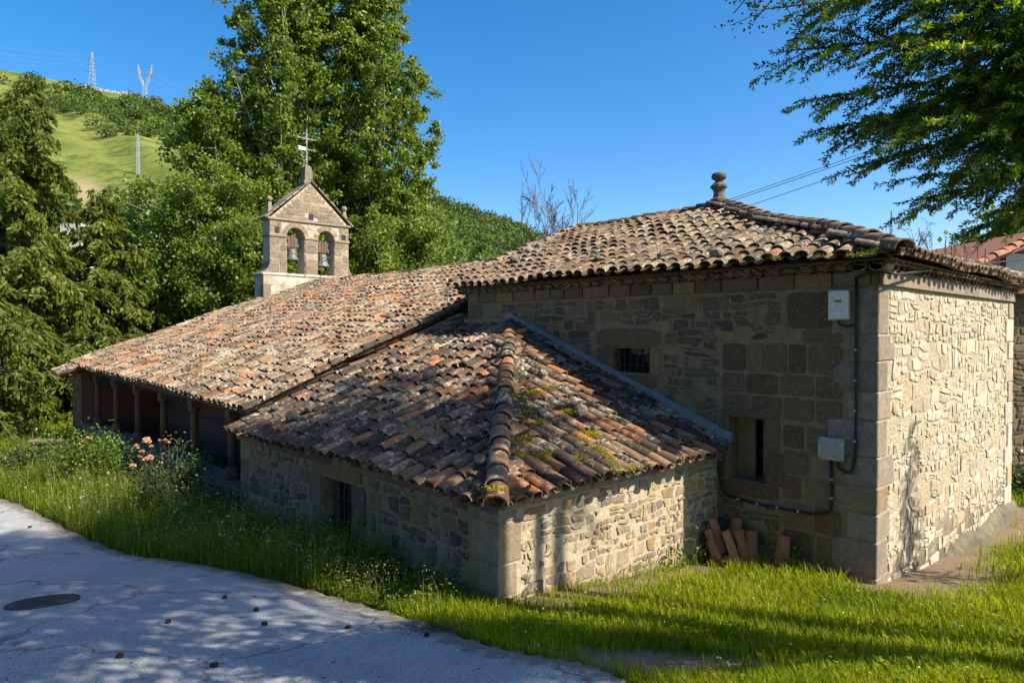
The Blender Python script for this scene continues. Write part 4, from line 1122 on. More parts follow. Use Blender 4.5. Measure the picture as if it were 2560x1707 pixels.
drooper(gp(120, 31), 9.6, 4.0, "drooping conifer between the tallest one and the pointed one", 110, 600, 35, .24)
drooper(gp(400, 37), 7.6, 3.6, "drooping conifer behind the middle of the nave roof", 86, 400, 36, .28)
drooper(gp(-40, 23), 7.0, 3.0, "low drooping conifer at the left edge beside the lawn", 80, 340, 37, .22)
drooper(gp(215, 29), 5.6, 3.4, "short dark drooping conifer close behind the nave's far eave", 80, 340, 38, .26)

# bare tree behind the sanctuary
def bare_tree(base, H, label, seed):
    random.seed(seed); t = thing("bare_tree", label, "tree", base)
    tr = MB(); tw = MB(); C = []
    def grow(p, d, L, r, lev):
        pts = curve(p, d, L, 5, Vector((0, 0, .3)), .05 if lev == 0 else .10)
        (tr if lev == 0 else tw).tube(pts, [max(.009, r * (1 - .72 * i / 5)) for i in range(6)], 5 if lev < 2 else 3, False)
        if lev >= 4: return
        for k in range(random.choice((3, 4, 5)) if lev else 5):
            q = random.uniform(.35, 1.0); c = along(pts, q); az = random.uniform(0, 6.28); an = random.uniform(.3, .7)
            dd = (pts[-1] - pts[0]).normalized(); s = dd.cross(Vector((math.cos(az), math.sin(az), .3))).normalized()
            grow(c, dd * math.cos(an) + s * math.sin(an), L * random.uniform(.32, .52), r * .42 * (1.2 - .4 * q), lev + 1)
    b0 = Vector(base); top = b0 + Vector((0, 0, H * .42)); tr.tube([b0 - Vector((0, 0, .2)), b0.lerp(top, .5) + Vector((.06, 0, 0)), top], [.14, .11, .09], 7)
    for k in range(9):
        az = k * 2.399; an = .12 + .33 * random.random(); st = b0 + Vector((0, 0, H * random.uniform(.28, .43)))
        grow(st, (math.cos(az) * math.sin(an), math.sin(az) * math.sin(an), math.cos(an)), H * random.uniform(.34, .56), .055, 1)
    tr.build("trunk", M['bark_dead'], t); tw.build("branches", M['bark_dead'], t)
    r = np.random.default_rng(seed); b = np.array(base)
    C = b + np.array([.5, -.3, H * .42]) + r.normal(size=(260, 3)) * np.array([.35, .35, .9])
    leaf_mesh("young_leaves", C, .09, r.random(260), .6, None, 0, 0, M['broad'], t)
bare_tree(W((1408 - 1280) / FPX * 25, 25, -3.8), 9.0, "leafless tree rising behind the sanctuary roof", 42)

# fir whose branches reach in from the upper right
def fir_tree(x0, z0, label):
    random.seed(77); r = np.random.default_rng(77)
    hb = float(gh(x0, z0)); base = W(x0, z0, hb)
    t = thing("fir_tree", label, "fir tree", base)
    wood = MB(); tw = MB(); C = []; T = []; S = []; TT = []
    tr = [base + Vector((0, 0, -.2)), base + Vector((0, 0, 5)), base + Vector((0, 0, 10)), base + Vector((0, 0, 16))]
    wood.tube(tr, [.26, .22, .15, .03], 10)
    def needles(pts, dens, ln, young):
        L = sum((pts[i + 1] - pts[i]).length for i in range(len(pts) - 1)); n = max(4, int(L * dens))
        tq = (np.arange(n) + r.random(n)) / n
        A = np.array(pts); f = tq * (len(pts) - 1); i = np.minimum(f.astype(int), len(pts) - 2)
        c = A[i] + (A[i + 1] - A[i]) * (f - i)[:, None]; ax = unit(A[i + 1] - A[i])
        rad = rdir(n, r); rad -= ax * np.sum(rad * ax, 1, keepdims=True); rad = unit(rad); rad[:, 2] *= .7
        d = unit(rad + ax * r.uniform(.35, .8, (n, 1)))
        l = ln * r.uniform(.7, 1.2, (n, 1)); C.append(c + d * l * .5); T.append(d * l * .5)
        TT.append(np.clip(r.normal(.3 + .62 * young * (tq > .35), .16, n), 0, 1))
    def spray(p, d, L, lev, fine, aim=None):
        pts = curve(p, d, L, 8 if lev == 0 else 3, Vector((0, 0, -.22 if lev == 0 else -.25)), .05)
        if aim is not None:
            e = aim - pts[-1]; pts = [q + e * (i / (len(pts) - 1)) for i, q in enumerate(pts)]
        if lev < 2: (wood if lev == 0 else tw).tube(pts, [max(.0022, (.0062 if lev == 0 else .008) * L * (1 - .93 * i / (len(pts) - 1))) for i in range(len(pts))], 5 if lev == 0 else 3, False)
        if lev >= 1 or not fine: needles(pts, 300 if fine else 120, .030 if fine else .10, (random.random() < .34) * random.uniform(.6, 1.1))
        if lev == 0: needles(pts[3:], 240 if fine else 90, .030 if fine else .10, .2)
        if lev >= 2 or (lev >= 1 and not fine): return
        dd = (pts[-1] - pts[0]).normalized(); sd = dd.cross(Vector((0, 0, 1))).normalized()
        step = (.068 if fine else .3) if lev == 0 else (.13 if fine else .3)
        q = (.45 if fine else .16) * L if lev == 0 else .04; s = 1
        while q < L * .97:
            c = along(pts, q / L); u = q / L
            l = (min(.75, L * .36) * (1.08 - u) ** .6 + .13) * random.uniform(.65, 1.15) if lev == 0 else (L * .5 * (1.05 - u) + .045) * random.uniform(.7, 1.2)
            spray(c, dd * random.uniform(.8, 1.2) + sd * s * random.uniform(.6, .95) + Vector((0, 0, random.uniform(-.5, .28))), l, lev + 1, fine)
            q += step * random.uniform(.75, 1.25); s = -s
    # limbs that show: from the trunk to where their tips hang in the photograph
    tips = [(1905, 60, 4.9), (1925, 165, 5.2), (1985, 285, 5.4), (2010, 360, 5.7), (2110, 470, 5.6), (2125, 350, 6.0), (2235, 535, 5.9), (2300, 470, 5.2), (2400, 600, 6.2), (2180, 140, 4.6), (2330, 260, 5.0), (2120, -30, 5.0),
            (2450, 400, 5.6), (2540, 520, 6.0), (2440, 90, 4.6), (2300, 20, 5.2), (2560, 280, 5.0), (2050, 60, 5.6), (2600, 640, 6.6), (2480, 560, 5.4), (2640, 450, 5.2), (2220, 300, 5.7), (2340, 400, 6.1), (2420, 250, 6.2), (2560, 130, 5.8),
            (2500, 330, 4.7), (2380, 500, 4.9), (2580, 410, 6.4), (2650, 200, 4.8), (2300, 180, 6.3)]
    for _ in range(24):
        a = random.uniform(2150, 2700); lo = 380 + (a - 2150) * .42; tips.append((a, random.uniform(-80, min(lo, 600)), random.uniform(4.6, 6.4)))
    for px, py, zt in tips:
        zt *= .70; tip = P(px, py, zt) + Vector((0, 0, .06))
        root = Vector((base.x, base.y, tip.z + (random.uniform(.05, .35)) * (tip - base).xy.length * .5))
        d = tip - root; L = d.length * 1.03
        spray(root, d.normalized() + Vector((0, 0, .11)), L, 0, True, tip)
    for k in range(150):                       # the rest of the crown, out of view
        u = random.random(); h = 10.6 + 6.6 * u; az = random.uniform(0, 6.28)
        p = Vector((base.x, base.y, base.z + h)); d = Vector((math.cos(az), math.sin(az), -.1))
        cx, cz2 = camxz(p.x + d.x * 2, p.y + d.y * 2)
        if h < 8.0 and cx / max(cz2, .1) < .95 and cz2 > 0: continue
        spray(p, d, (3.5 * (1 - u) + .5), 0, False)
    wood.build("trunk", M['bark'], t); tw.build("twigs", M['bark'], t)
    C = np.concatenate(C); T = np.concatenate(T); TT = np.concatenate(TT)
    qx, qz = camxz(C[:, 0], C[:, 1]); tx = qx / np.maximum(qz, .2); ty = (C[:, 2] - CZ) / np.maximum(qz, .2)
    far_out = ((tx > .95) | (ty > .7)) & (np.linalg.norm(T, axis=1) < .03)        # needles well out of view can be sparser
    kp = ~far_out | (r.random(len(C)) < .1); C, T, TT = C[kp], T[kp], TT[kp]
    B = unit(np.cross(T, rdir(len(C), r))) * .0042
    B *= np.where(np.linalg.norm(T, axis=1) > .03, 1.6, 1.0)[:, None]
    V, F = diamonds(C, T, B)
    obj("crown", mesh_np("crown", V, F, False, np.repeat(TT, 4)), M['fir'], t)
    
fir_tree(7.5, 3.9, "fir with long needled branches hanging into the upper right of the view")

# broadleaf tree over the photographer: its shade dapples the road, one twig hangs into the top of the view
def shade_tree(x0, z0, H, R, h0, label, seed, nl, per, leaf, twigs=None, mat='oak', gap=1.0):
    random.seed(seed); r = np.random.default_rng(seed)
    base = W(x0, z0, float(gh(x0, z0))); t = thing("oak_tree", label, "tree", base, "shade trees beside the road")
    wood = MB(); tr = curve(base - Vector((0, 0, .2)), (0, 0, 1), H * .8, 6, Vector((0, 0, 0)), .03)
    wood.tube(tr, [.24 * (1 - .8 * i / 6) for i in range(7)], 8); C = []; A = []
    for k in range(nl):
        u = (k + random.random()) / nl; az = k * 2.399; hh = h0 + (H - h0) * u
        p0 = Vector((base.x, base.y, base.z + min(hh * .92, H * .78))); L = R * (1 - (2 * u - .9) ** 2 * .55) * random.uniform(.6, 1.1)
        pts = curve(p0, (math.cos(az), math.sin(az), .35), L, 5, Vector((0, 0, -.2)), .09)
        wood.tube(pts, [max(.01, .018 * L * (1 - i / 5.4)) for i in range(6)], 4, False)
        for q in range(int(L * 2.2 * gap)):
            c = np.array(along(pts, random.uniform(.3, 1))) + r.normal(size=3) * .38
            n = int(per * random.uniform(.5, 1.5)); C.append(c + r.normal(size=(n, 3)) * .26)
    for p0, p1 in (twigs or []):
        d = (p1 - p0); pts = [p0.lerp(p1, i / 5) + Vector((0, 0, .25 * math.sin(i / 5 * math.pi))) for i in range(6)]
        wood.tube(pts, [.03, .022, .016, .011, .007, .004], 5, False)
        for q in range(56):
            c = along(pts, random.uniform(.72, 1)); e = c + Vector((random.gauss(0, .16), random.gauss(0, .12), random.gauss(-.02, .1)))
            wood.tube([c, e], .003, 3, False); C.append(np.array(e) + r.normal(size=(16, 3)) * .045)
    wood.build("trunk", M['bark'], t); C = np.concatenate(C)
    s = np.full(len(C), leaf); s[len(C) - 56 * 16 * len(twigs or []):] = .03
    leaf_mesh("crown", C, s * r.uniform(.7, 1.2, len(C)), r.random(len(C)), .65, None, 0, .4, M[mat], t)
tw_a = W(4.2, -.3, 4.2)
shade_tree(5.4, -1.2, 9.5, 4.2, 4.6, "oak beside the photographer with a twig hanging into the top of the view", 51, 26, 26, .15, [(tw_a, P(1880, 60, 4.6)), (tw_a, P(1830, 40, 4.8))])
shade_tree(1.5, -6.5, 10.5, 4.6, 4.2, "oak behind the photographer shading the near road", 53, 34, 26, .16)
shade_tree(-6.0, -6.2, 9.5, 4.2, 4.0, "oak behind the road's left side shading the road", 57, 30, 26, .16)
drooper(W(10.3, 7.55, float(gh(10.3, 7.55))), 6.6, 1.35, "slim young conifer right of the view whose shadow falls on the end wall", 80, 260, 59, .14)
shade_tree(-10.5, -3.0, 11, 4.6, 3.0, "added unseen oak across the road, left behind the photographer", 61, 34, 20, .29)  # row of unseen oaks added to cut sky light on the shaded walls
shade_tree(-3.0, -8.5, 12, 5.0, 3.0, "added unseen oak across the road, straight behind the photographer", 63, 40, 20, .29)
shade_tree(-15.5, 2.5, 11, 4.8, 2.5, "added unseen oak across the road beyond the left edge of the view", 65, 34, 20, .29)
shade_tree(4.2, 2.4, 12.5, 3.1, 7.3, "tall oak just right of the photographer, its crown above the view", 67, 34, 44, .17)
shade_tree(9.6, 4.0, 19.0, 3.0, 12.8, "tall slender oak beyond the pole, out of view to the right", 69, 36, 70, .19)

# woodland on the hillside
def hill_tree_np(c, R, H, r, n):
    q = rdir(n, r) * (r.random((n, 1)) ** .4); q[:, 2] = np.abs(q[:, 2]) * 1.0
    lob = 1 + .25 * np.sin(q[:, :1] * 5 + c[0]) * np.cos(q[:, 1:2] * 5 + c[1])
    return np.asarray(c) + q * np.array([R, R, H]) * lob
r = np.random.default_rng(91); random.seed(91)
lone = [(228, 300, 6.5), (252, 318, 5), (270, 285, 6), (150, 262, 7), (190, 268, 7), (215, 262, 6.5), (300, 250, 6), (330, 278, 5.5), (372, 300, 6), (395, 318, 6), (415, 345, 4.5), (120, 250, 7), (90, 236, 6.5), (355, 255, 6), (400, 275, 6), (255, 262, 5.5),
        (283, 306, 5), (60, 215, 6), (345, 318, 4), (428, 300, 6)]
bigs = sorted(lone, key=lambda q: q[0])
ordn = ["leftmost", "second from the left", "third from the left", "fourth from the left", "fifth from the left", "sixth from the left", "seventh from the left", "eighth from the left", "ninth from the left", "tenth from the left"]
for k, (px, py, R) in enumerate(bigs):
    x, z, h = hill_hit(px * S2, py * S2); c = W(x, z, h)
    lab = ordn[k] if k < 10 else ["tenth from the right", "ninth from the right", "eighth from the right", "seventh from the right", "sixth from the right", "fifth from the right", "fourth from the right", "third from the right", "second from the right", "rightmost"][k - 10]
    t = thing("hillside_tree", f"{lab} of the rounded trees standing out on the upper meadow hillside", "tree", c, "rounded trees on the meadow hillside")
    C = hill_tree_np((c.x, c.y, c.z + 1.0), R * 1.5, R * 1.7, r, 420)
    leaf_mesh("crown", C, r.uniform(.8, 1.7, len(C)), np.clip(r.normal(.45, .22, len(C)), 0, 1), .8, None, 0, .5, M['wood_far'], t)
    MB().tube([c - Vector((0, 0, .5)), c + Vector((0, 0, R))], [.4, .2], 5).build("trunk", M['bark'], t)
C = []; TT = []
def scatter(n, pxr, yfun, Rr):
    for _ in range(n):
        px = random.uniform(*pxr); y0, y1 = yfun(px); py = random.uniform(y0, y1)
        x, z, h = hill_hit(px * S2, py * S2); R = random.uniform(*Rr) * 1.35
        c = W(x, z, h); m = int(40 + 10 * R)
        C.append(hill_tree_np((c.x, c.y, c.z), R, R * 1.25, r, m)); TT.append(np.clip(r.normal(random.uniform(.3, .62), .18, m), 0, 1))
ridge = lambda px: np.interp(px * S2, RPX, RPY) / S2
scatter(120, (40, 520), lambda p: (ridge(p) + 14, ridge(p) + 52 + 18 * math.sin(p * .05)), (3, 6.5))
scatter(130, (300, 760), lambda p: (ridge(p) + 8, ridge(p) + 95), (3, 6.5))
scatter(60, (20, 420), lambda p: (445, 560), (2.0, 4.5))
scatter(420, (960, 1420), lambda p: (ridge(p) + 5, 640), (2.5, 7))
scatter(60, (960, 1330), lambda p: (ridge(p) + 1, ridge(p) + 14), (3, 6))
scatter(130, (1420, 2400), lambda p: (ridge(p) + 2, 760), (4, 8))
scatter(90, (-500, 40), lambda p: (ridge(p) + 10, ridge(p) + 170), (4, 8))
C = np.concatenate(C); TT = np.concatenate(TT)
tag(leaf_mesh("hillside_woodland", C, r.uniform(1.2, 2.6, len(C)), TT, .8, None, 0, .5, M['wood_far']), kind="stuff")

# ------------------------------------------------------------------ grass
def blades(x, z, hgt, wid, tint, lean, r, h0=None):
    n = len(x); az = r.uniform(0, 6.283, n); la = lean * r.random(n) ** .7 * hgt
    root = Wn(x, z, gh(x, z) - .01 if h0 is None else h0)
    d = np.stack([np.cos(az), np.sin(az), np.zeros(n)], 1); s = np.stack([-np.sin(az), np.cos(az), np.zeros(n)], 1)
    up = np.array([0, 0, 1.0]); w = (wid * .5)[:, None]
    mid = root + d * (la * .35)[:, None] + up * (hgt * .58)[:, None]; tip = root + d * la[:, None] + up * (hgt * (1 - .22 * (la / hgt)))[:, None]
    V = np.stack([root - s * w, root + s * w, mid - s * w * .8, mid + s * w * .8, tip], 1).reshape(-1, 3)
    b = np.arange(n) * 5
    F = np.concatenate([np.stack([b, b + 1, b + 3], 1), np.stack([b, b + 3, b + 2], 1), np.stack([b + 2, b + 3, b + 4], 1)])
    return V, F, np.repeat(np.clip(tint, 0, 1), 5)
def in_building(x, z, m=0.0):
    X = CX + x * FY + z * FX; Y = CY - x * FX + z * FY
    return ((X > -m) & (X < 8 + m) & (Y > -m) & (Y < 9)) | ((X > -4.57 - m) & (X < 8) & (Y > 2.26 - m) & (Y < 24.3))
def wallside(x, z):
    """1 in the unmown strip between the road and the church's shaded side"""
    X = CX + x * FY + z * FX; Y = CY - x * FX + z * FY
    return np.clip((Y - 2.3) / 1.2, 0, 1) * (X < -4.4)
r = np.random.default_rng(5)
px = r.uniform(-300, 2860, 300000); py = r.uniform(1010, 1790, 300000)
x, z = ground_hit(px, py)
ok = ~on_road(x, z) & ~in_building(x, z, .03) & (z < 40) & (z > 1.5)
da = dirt_amount(x, z); ok &= r.random(len(x)) > da * 1.15
ws = wallside(x, z); ok &= r.random(len(x)) > ws * .55
x, z, ws = x[ok], z[ok], ws[ok]
cl = nz2(x, z, 2.3, 1.0) * .6 + nz2(x, z, 6.5, 4.0) * .4
hg = (.055 + .12 * np.clip(cl, 0, 1)) * r.uniform(.55, 1.5, len(x)) * np.clip(z / 7.0, .9, 2.2)
edge = np.exp(-np.abs(x - 1.0) ** 2 / 4)
V, F, T = blades(x, z, hg, .0065 * np.clip(z / 6.0, .9, 3) * r.uniform(.7, 1.4, len(x)), r.normal(.44, .16, len(x)) + .5 * (nz2(x, z, 1.3, 9.0) - .5) + .5 * (r.random(len(x)) < .06), .8, r)
tag(obj("lawn", mesh_np("lawn", V, F, False, T), M['grass']), kind="stuff")
k = r.integers(0, len(x), 9000); wx, wz = x[k], z[k]; kk = nz2(wx, wz, 1.7, 6.0) > .52; wx, wz = wx[kk], wz[kk]; n = len(wx)
C = (Wn(wx, wz, gh(wx, wz) + r.uniform(.02, .10, n))[:, None, :] + r.normal(0, .025, (n, 3, 3)) * np.array([1, 1, .4])).reshape(-1, 3)
tag(leaf_mesh("lawn_weeds", C, r.uniform(.025, .06, len(C)), np.clip(r.normal(.4, .2, len(C)), 0, 1), .55, None, 0, 1.0, M['grass']), kind="stuff")
# unmown strip along the road
px = r.uniform(-200, 1330, 260000); py = r.uniform(1040, 1570, 260000)
x, z = ground_hit(px, py)
ok = ~on_road(x, z) & ~in_building(x, z, .03) & (z < 26); x, z = x[ok], z[ok]
ws = wallside(x, z); ok = r.random(len(x)) < ws * (.35 + .65 * nz2(x, z, 1.6, 3.0)); x, z = x[ok], z[ok]
X = CX + x * FY + z * FX; Y = CY - x * FX + z * FY
tallf = np.clip((Y - 2.6) / 2.5, .3, 1) * np.where(Y > 16, .55, 1.0) * np.where((Y > 4.5) & (Y < 9), .85, 1.0)
hg = (.22 + .50 * nz2(x, z, 1.9, 5.0)) * r.uniform(.5, 1.45, len(x)) * tallf
sel = r.random(len(x)) < .62; x, z, hg = x[sel], z[sel], hg[sel]
dry = nz2(x, z, .5, 7.0) * np.clip((z - 9) / 3, 0, 1)
V, F, T = blades(x, z, hg, .0052 * np.clip(z / 7.0, .8, 3) * r.uniform(.6, 1.3, len(x)), r.normal(.42, .16, len(x)) + .5 * (r.random(len(x)) < .04 + .42 * np.clip(dry - .35, 0, 1)), .55, r)
tag(obj("tall_grass", mesh_np("tall_grass", V, F, False, T), M['tallgrass']), kind="stuff")
# leafy weeds, seed heads and small flowers in the strip
n = 1300; k = r.integers(0, len(x), n); fx, fz = x[k], z[k]; V, F, T = blades(fx, fz, r.uniform(.45, .9, n) * np.clip(hg[k] / .45, .5, 1.2), np.full(n, .004) * np.clip(fz / 8, .8, 2), np.where(r.random(n) < .6, 1.0, .6), .35, r)
tag(obj("tall_stems", mesh_np("tall_stems", V, F, False, T), M['tallgrass']), kind="stuff")
C = V.reshape(-1, 5, 3)[:, 4][:, None, :] + r.normal(0, 1, (n, 5, 3)) * np.array([.018, .018, .05])
tag(leaf_mesh("seed_heads", C.reshape(-1, 3), .022, np.full(n * 5, .95), .5, None, 0, 0, M['tallgrass']), kind="stuff")
n = 9000; k = r.integers(0, len(x), n); fx, fz = x[k] + r.normal(0, .05, n), z[k] + r.normal(0, .05, n)
lf = []; 
hh = r.uniform(.05, .42, n) * np.clip(hg[k] / .3, .5, 1.5)
C = (Wn(fx, fz, gh(fx, fz) + hh)[:, None, :] + r.normal(0, .035, (n, 5, 3))).reshape(-1, 3)
tag(leaf_mesh("weed_leaves", C, r.uniform(.02, .055, len(C)), np.clip(r.normal(.38, .2, len(C)), 0, 1), .5, None, 0, .5, M['tallgrass']), kind="stuff")
n = 240; k = r.integers(0, len(x), n); fx, fz = x[k], z[k]; hh = hg[k] * r.uniform(.8, 1.15, n)
ft = r.choice([.05, .2, .4, .6, .7, .98], n, p=[.2, .2, .15, .2, .15, .1])
C = (Wn(fx, fz, gh(fx, fz) + hh)[:, None, :] + r.normal(0, .011, (n, 7, 3))).reshape(-1, 3)
tag(leaf_mesh("meadow_flowers", C, r.uniform(.012, .022, len(C)) * np.repeat(np.clip(fz / 9, .8, 1.6), 7), np.repeat(ft, 7), .9, None, 0, .6, M['flower']), kind="stuff")
n = 80; dpx = r.uniform(1300, 2600, n); dpy = r.uniform(1420, 1720, n); fx, fz = ground_hit(dpx, dpy); ok = ~on_road(fx, fz) & ~in_building(fx, fz, .05); fx, fz = fx[ok], fz[ok]; n = len(fx)
C = (Wn(fx, fz, gh(fx, fz) + r.uniform(.07, .15, n))[:, None, :] + r.normal(0, .006, (n, 4, 3))).reshape(-1, 3)
tag(leaf_mesh("lawn_daisies", C, r.uniform(.010, .016, len(C)), np.repeat(r.choice([.55, .6, .65, .98], n, p=[.4, .3, .26, .04]), 4), .9, None, 0, .8, M['flower']), kind="stuff")

# ------------------------------------------------------------------ things on and around the church
def ray_plane(px, py, O, n):
    o = cam.location; d = (P(px, py, 10.0) - o).normalized(); t = (Vector(O) - o).dot(Vector(n)) / d.dot(Vector(n)); return o + d * t
PL_A = ((-4.84, 5, 1.56), Vector((-sl, 0, 1)).normalized()); PL_B = ((-2, 1.98, 1.56), Vector((0, -sl, 1)).normalized())
PL_S = ((-.30, 5, 4.29), Vector((-sl, 0, 1)).normalized()); PL_N = ((-4.36, 15, 1.85), Vector((-.402, 0, 1)).normalized())
random.seed(21)
def pebble(name, c, r, mat, parent=None, sq=(1, 1, .7), sub=2):
    bm = bmesh.new(); bmesh.ops.create_icosphere(bm, subdivisions=sub, radius=1.0)
    q = [Vector((random.gauss(0, 1), random.gauss(0, 1), random.gauss(0, 1))).normalized() for _ in range(7)]; w = [random.uniform(.6, .95) for _ in q]
    rz = Matrix.Rotation(random.uniform(0, 6.28), 3, 'Z')
    for v in bm.verts:
        k = 1.0
        for a, b in zip(q, w):
            dp = v.co.dot(a)
            if dp > b: k = min(k, b / dp)
        v.co = rz @ Vector((v.co.x * k * r * sq[0], v.co.y * k * r * sq[1], v.co.z * k * r * sq[2])) + Vector(c)
    return obj(name, mesh_bm(name, bm), mat, parent)
stones = [("A", 980, 908, .13, "dark stone high on the annex side slope near the red verge tiles"), ("A", 1074, 943, .15, "dark flat stone mid-slope on the annex side roof"), ("A", 1072, 973, .12, "pale grey stone just below the dark flat one on the annex side roof"),
          ("A", 1166, 906, .11, "small dark stone near the top of the annex hip"), ("A", 729, 1046, .16, "black rounded stone near the annex side eave's far end"), ("A", 772, 1023, .17, "long grey stone beside the black rounded one on the annex side roof"),
          ("A", 687, 1023, .11, "stone nearest the far lower corner of the annex side roof"), ("A", 1200, 1157, .12, "tan block of stone beside the foot of the annex hip"), ("A", 1000, 1012, .13, "dark stone in the middle of the annex side roof's shade"),
          ("B", 1350, 900, .11, "upright pale stone at the top of the annex end slope"), ("B", 1358, 938, .13, "dark lumpy stone below the upright pale one on the annex end slope"), ("B", 1412, 982, .12, "mossy stone in the upper middle of the annex end slope"),
          ("B", 1452, 1033, .16, "largest brown stone standing on the annex end slope"),
          ("S", 1421, 653, .15, "grey stone on the left part of the sanctuary side roof"), ("S", 1493, 650, .14, "dark stone right of the grey one on the sanctuary side roof"), ("S", 1656, 645, .15, "dark stone by the mossy tiles of the sanctuary side roof"),
          ("S", 1285, 650, .16, "dark stone on the sanctuary verge, lowest of its row"), ("S", 1321, 630, .17, "white stone on the sanctuary verge"), ("S", 1347, 616, .14, "brown stone on the sanctuary verge above the white one"), ("S", 1368, 603, .15, "dark upright stone topmost on the sanctuary verge"),
          ("S", 1790, 637, .17, "pale grey stone near the eave at the right of the sanctuary side roof"), ("N", 978, 794, .15, "pale stone on the nave roof near the sanctuary"), ("N", 1040, 760, .13, "small dark stone high on the nave roof near the sanctuary")]
for pl, px, py, rr, lab in stones:
    pln = {"A": PL_A, "B": PL_B, "S": PL_S, "N": PL_N}[pl]; c = ray_plane(px, py, *pln)
    rr *= .72 if pl in 'SN' else .9
    o = pebble("roof_stone", c + Vector((0, 0, rr * .25)), rr * .95, M['limestone'] if "white" in lab else M['roofstone'], None, (1, .8, .75))
    tag(o, lab, "stone", "loose stones weighing down the roof tiles")

# moss and stonecrop growing on the tiles
r = np.random.default_rng(44)
def tuft(centres, mat, name, parent, size, n, spread):
    C = np.concatenate([np.array(c) + r.normal(size=(n, 3)) * np.array([s, s, s * .28]) for c, s in [(c, spread * random.uniform(.6, 1.4)) for c in centres]])
    o = leaf_mesh(name, C, r.uniform(.6, 1.3, len(C)) * size, np.clip(r.normal(.5, .25, len(C)), 0, 1), .7, None, 0, .6, mat, parent); tag(o, kind="stuff")
ms = [(1310, 1025), (1345, 1048), (1421, 1025), (1478, 1083), (1485, 1117), (1452, 1095), (1500, 1125), (1515, 1140), (1295, 1106), (1345, 1136), (1532, 1160), (1540, 1172), (1574, 1164), (1368, 964), (1360, 1125), (1440, 1140), (1300, 1090), (1285, 985), (1290, 1010), (1470, 1080), (1335, 977), (1293, 1130)]
tuft([ray_plane(a, b, *PL_B) + Vector((0, 0, -.02)) for a, b in ms for _ in range(2)], M['moss'], "roof_moss", r_b, .022, 260, .06)
tuft([Vector((-4.9, 1.94, 1.66)), Vector((-4.86, 1.98, 1.67))], M['moss'], "roof_moss", r_a, .018, 300, .045)
se = [(1885 + random.uniform(-420, 330), 0) for _ in range(46)]
tuft([ray_plane(a, 640 - (a - 1600) * .01 + random.gauss(-8, 9) + (1 if a < 1700 else 0) * 12, *PL_S) + Vector((0, 0, -.02)) for a, b in se], M['sedum'], "roof_stonecrop", r_s, .02, 90, .05)
tuft([Vector((random.uniform(.0, 8.1), random.uniform(-.30, .5), 4.25 + random.uniform(0, .15))) for _ in range(80)], M['sedum'], "roof_stonecrop", r_e, .022, 90, .06)

# tall stalks rooted on the end roof
stk = [(2225, 606, 2226, 528, "tall pink flower stalk alone on the sanctuary hip"), (2360, 650, 2362, 600, "pink stalk leftmost of the cluster above the end eave"), (2378, 652, 2376, 610, "pink stalk second of the cluster above the end eave"),
       (2386, 655, 2384, 606, "tallest pink stalk of the cluster above the end eave"), (2443, 662, 2442, 620, "red-brown stalk midway along the end eave"), (2460, 664, 2461, 622, "red-brown stalk right of the midway one on the end eave"), (2494, 676, 2494, 638, "red-brown stalk nearest the right edge of the view"), (2338, 648, 2340, 622, "short stalk between the hip and the stalk cluster")]
for a, b, c, d, lab in stk:
    zt = 8.6 + (a - 2225) / 275 * 4.0; p0 = P(a, b, zt); p1 = P(c, d, zt)
    t = thing("roof_weed", lab, "plant", p0, "stalks growing on the sanctuary roof")
    MB().tube([p0 - Vector((0, 0, .15)), p0.lerp(p1, .5) + Vector((.004, 0, 0)), p1], [.006, .005, .003], 4).build("stem", M['stalk'], t)
    L = (p1 - p0).length; n = int(500 * L)
    u = r.random(n); C = np.array(p0)[None] + (np.array(p1) - np.array(p0))[None] * (.15 + .85 * u[:, None]) + r.normal(size=(n, 3)) * .010 * (1.2 - u[:, None])
    o = leaf_mesh("flower_spike", C, .016, r.random(n), .7, None, 0, 0, M['stalk'], t)
for k, (px, py, zt, hgt, lab) in enumerate([(2290, 620, 9.6, .35, "wispy dark weed on the hip right of the tall pink stalk"), (2330, 640, 10.4, .55, "spreading wispy weed above the end eave"), (2410, 650, 11.2, .55, "wispy weed right of the stalk cluster above the end eave")]):
    p0 = P(px, py, zt); t = thing("roof_weed", lab, "plant", p0, "wispy weeds growing on the sanctuary roof"); m = MB(); C = []
    for q in range(7):
        pts = curve(p0 - Vector((0, 0, .1)), (random.uniform(-.6, .6), random.uniform(-.6, .6), 1), hgt * random.uniform(.6, 1.25), 4, Vector((0, 0, 0)), .12); m.tube(pts, .0035, 3, False)
        for s in range(5):
            e = along(pts, random.uniform(.45, 1)); f = e + Vector((random.gauss(0, .05), random.gauss(0, .05), random.uniform(.0, .08))); m.tube([e, f], .002, 3, False); C.append(np.array(f) + r.normal(size=(3, 3)) * .008)
    m.build("stem", M['bark_dead'], t); C = np.concatenate(C); leaf_mesh("leaves", C, .022, r.random(len(C)) * .6, .7, None, 0, 0, M['rose'], t)

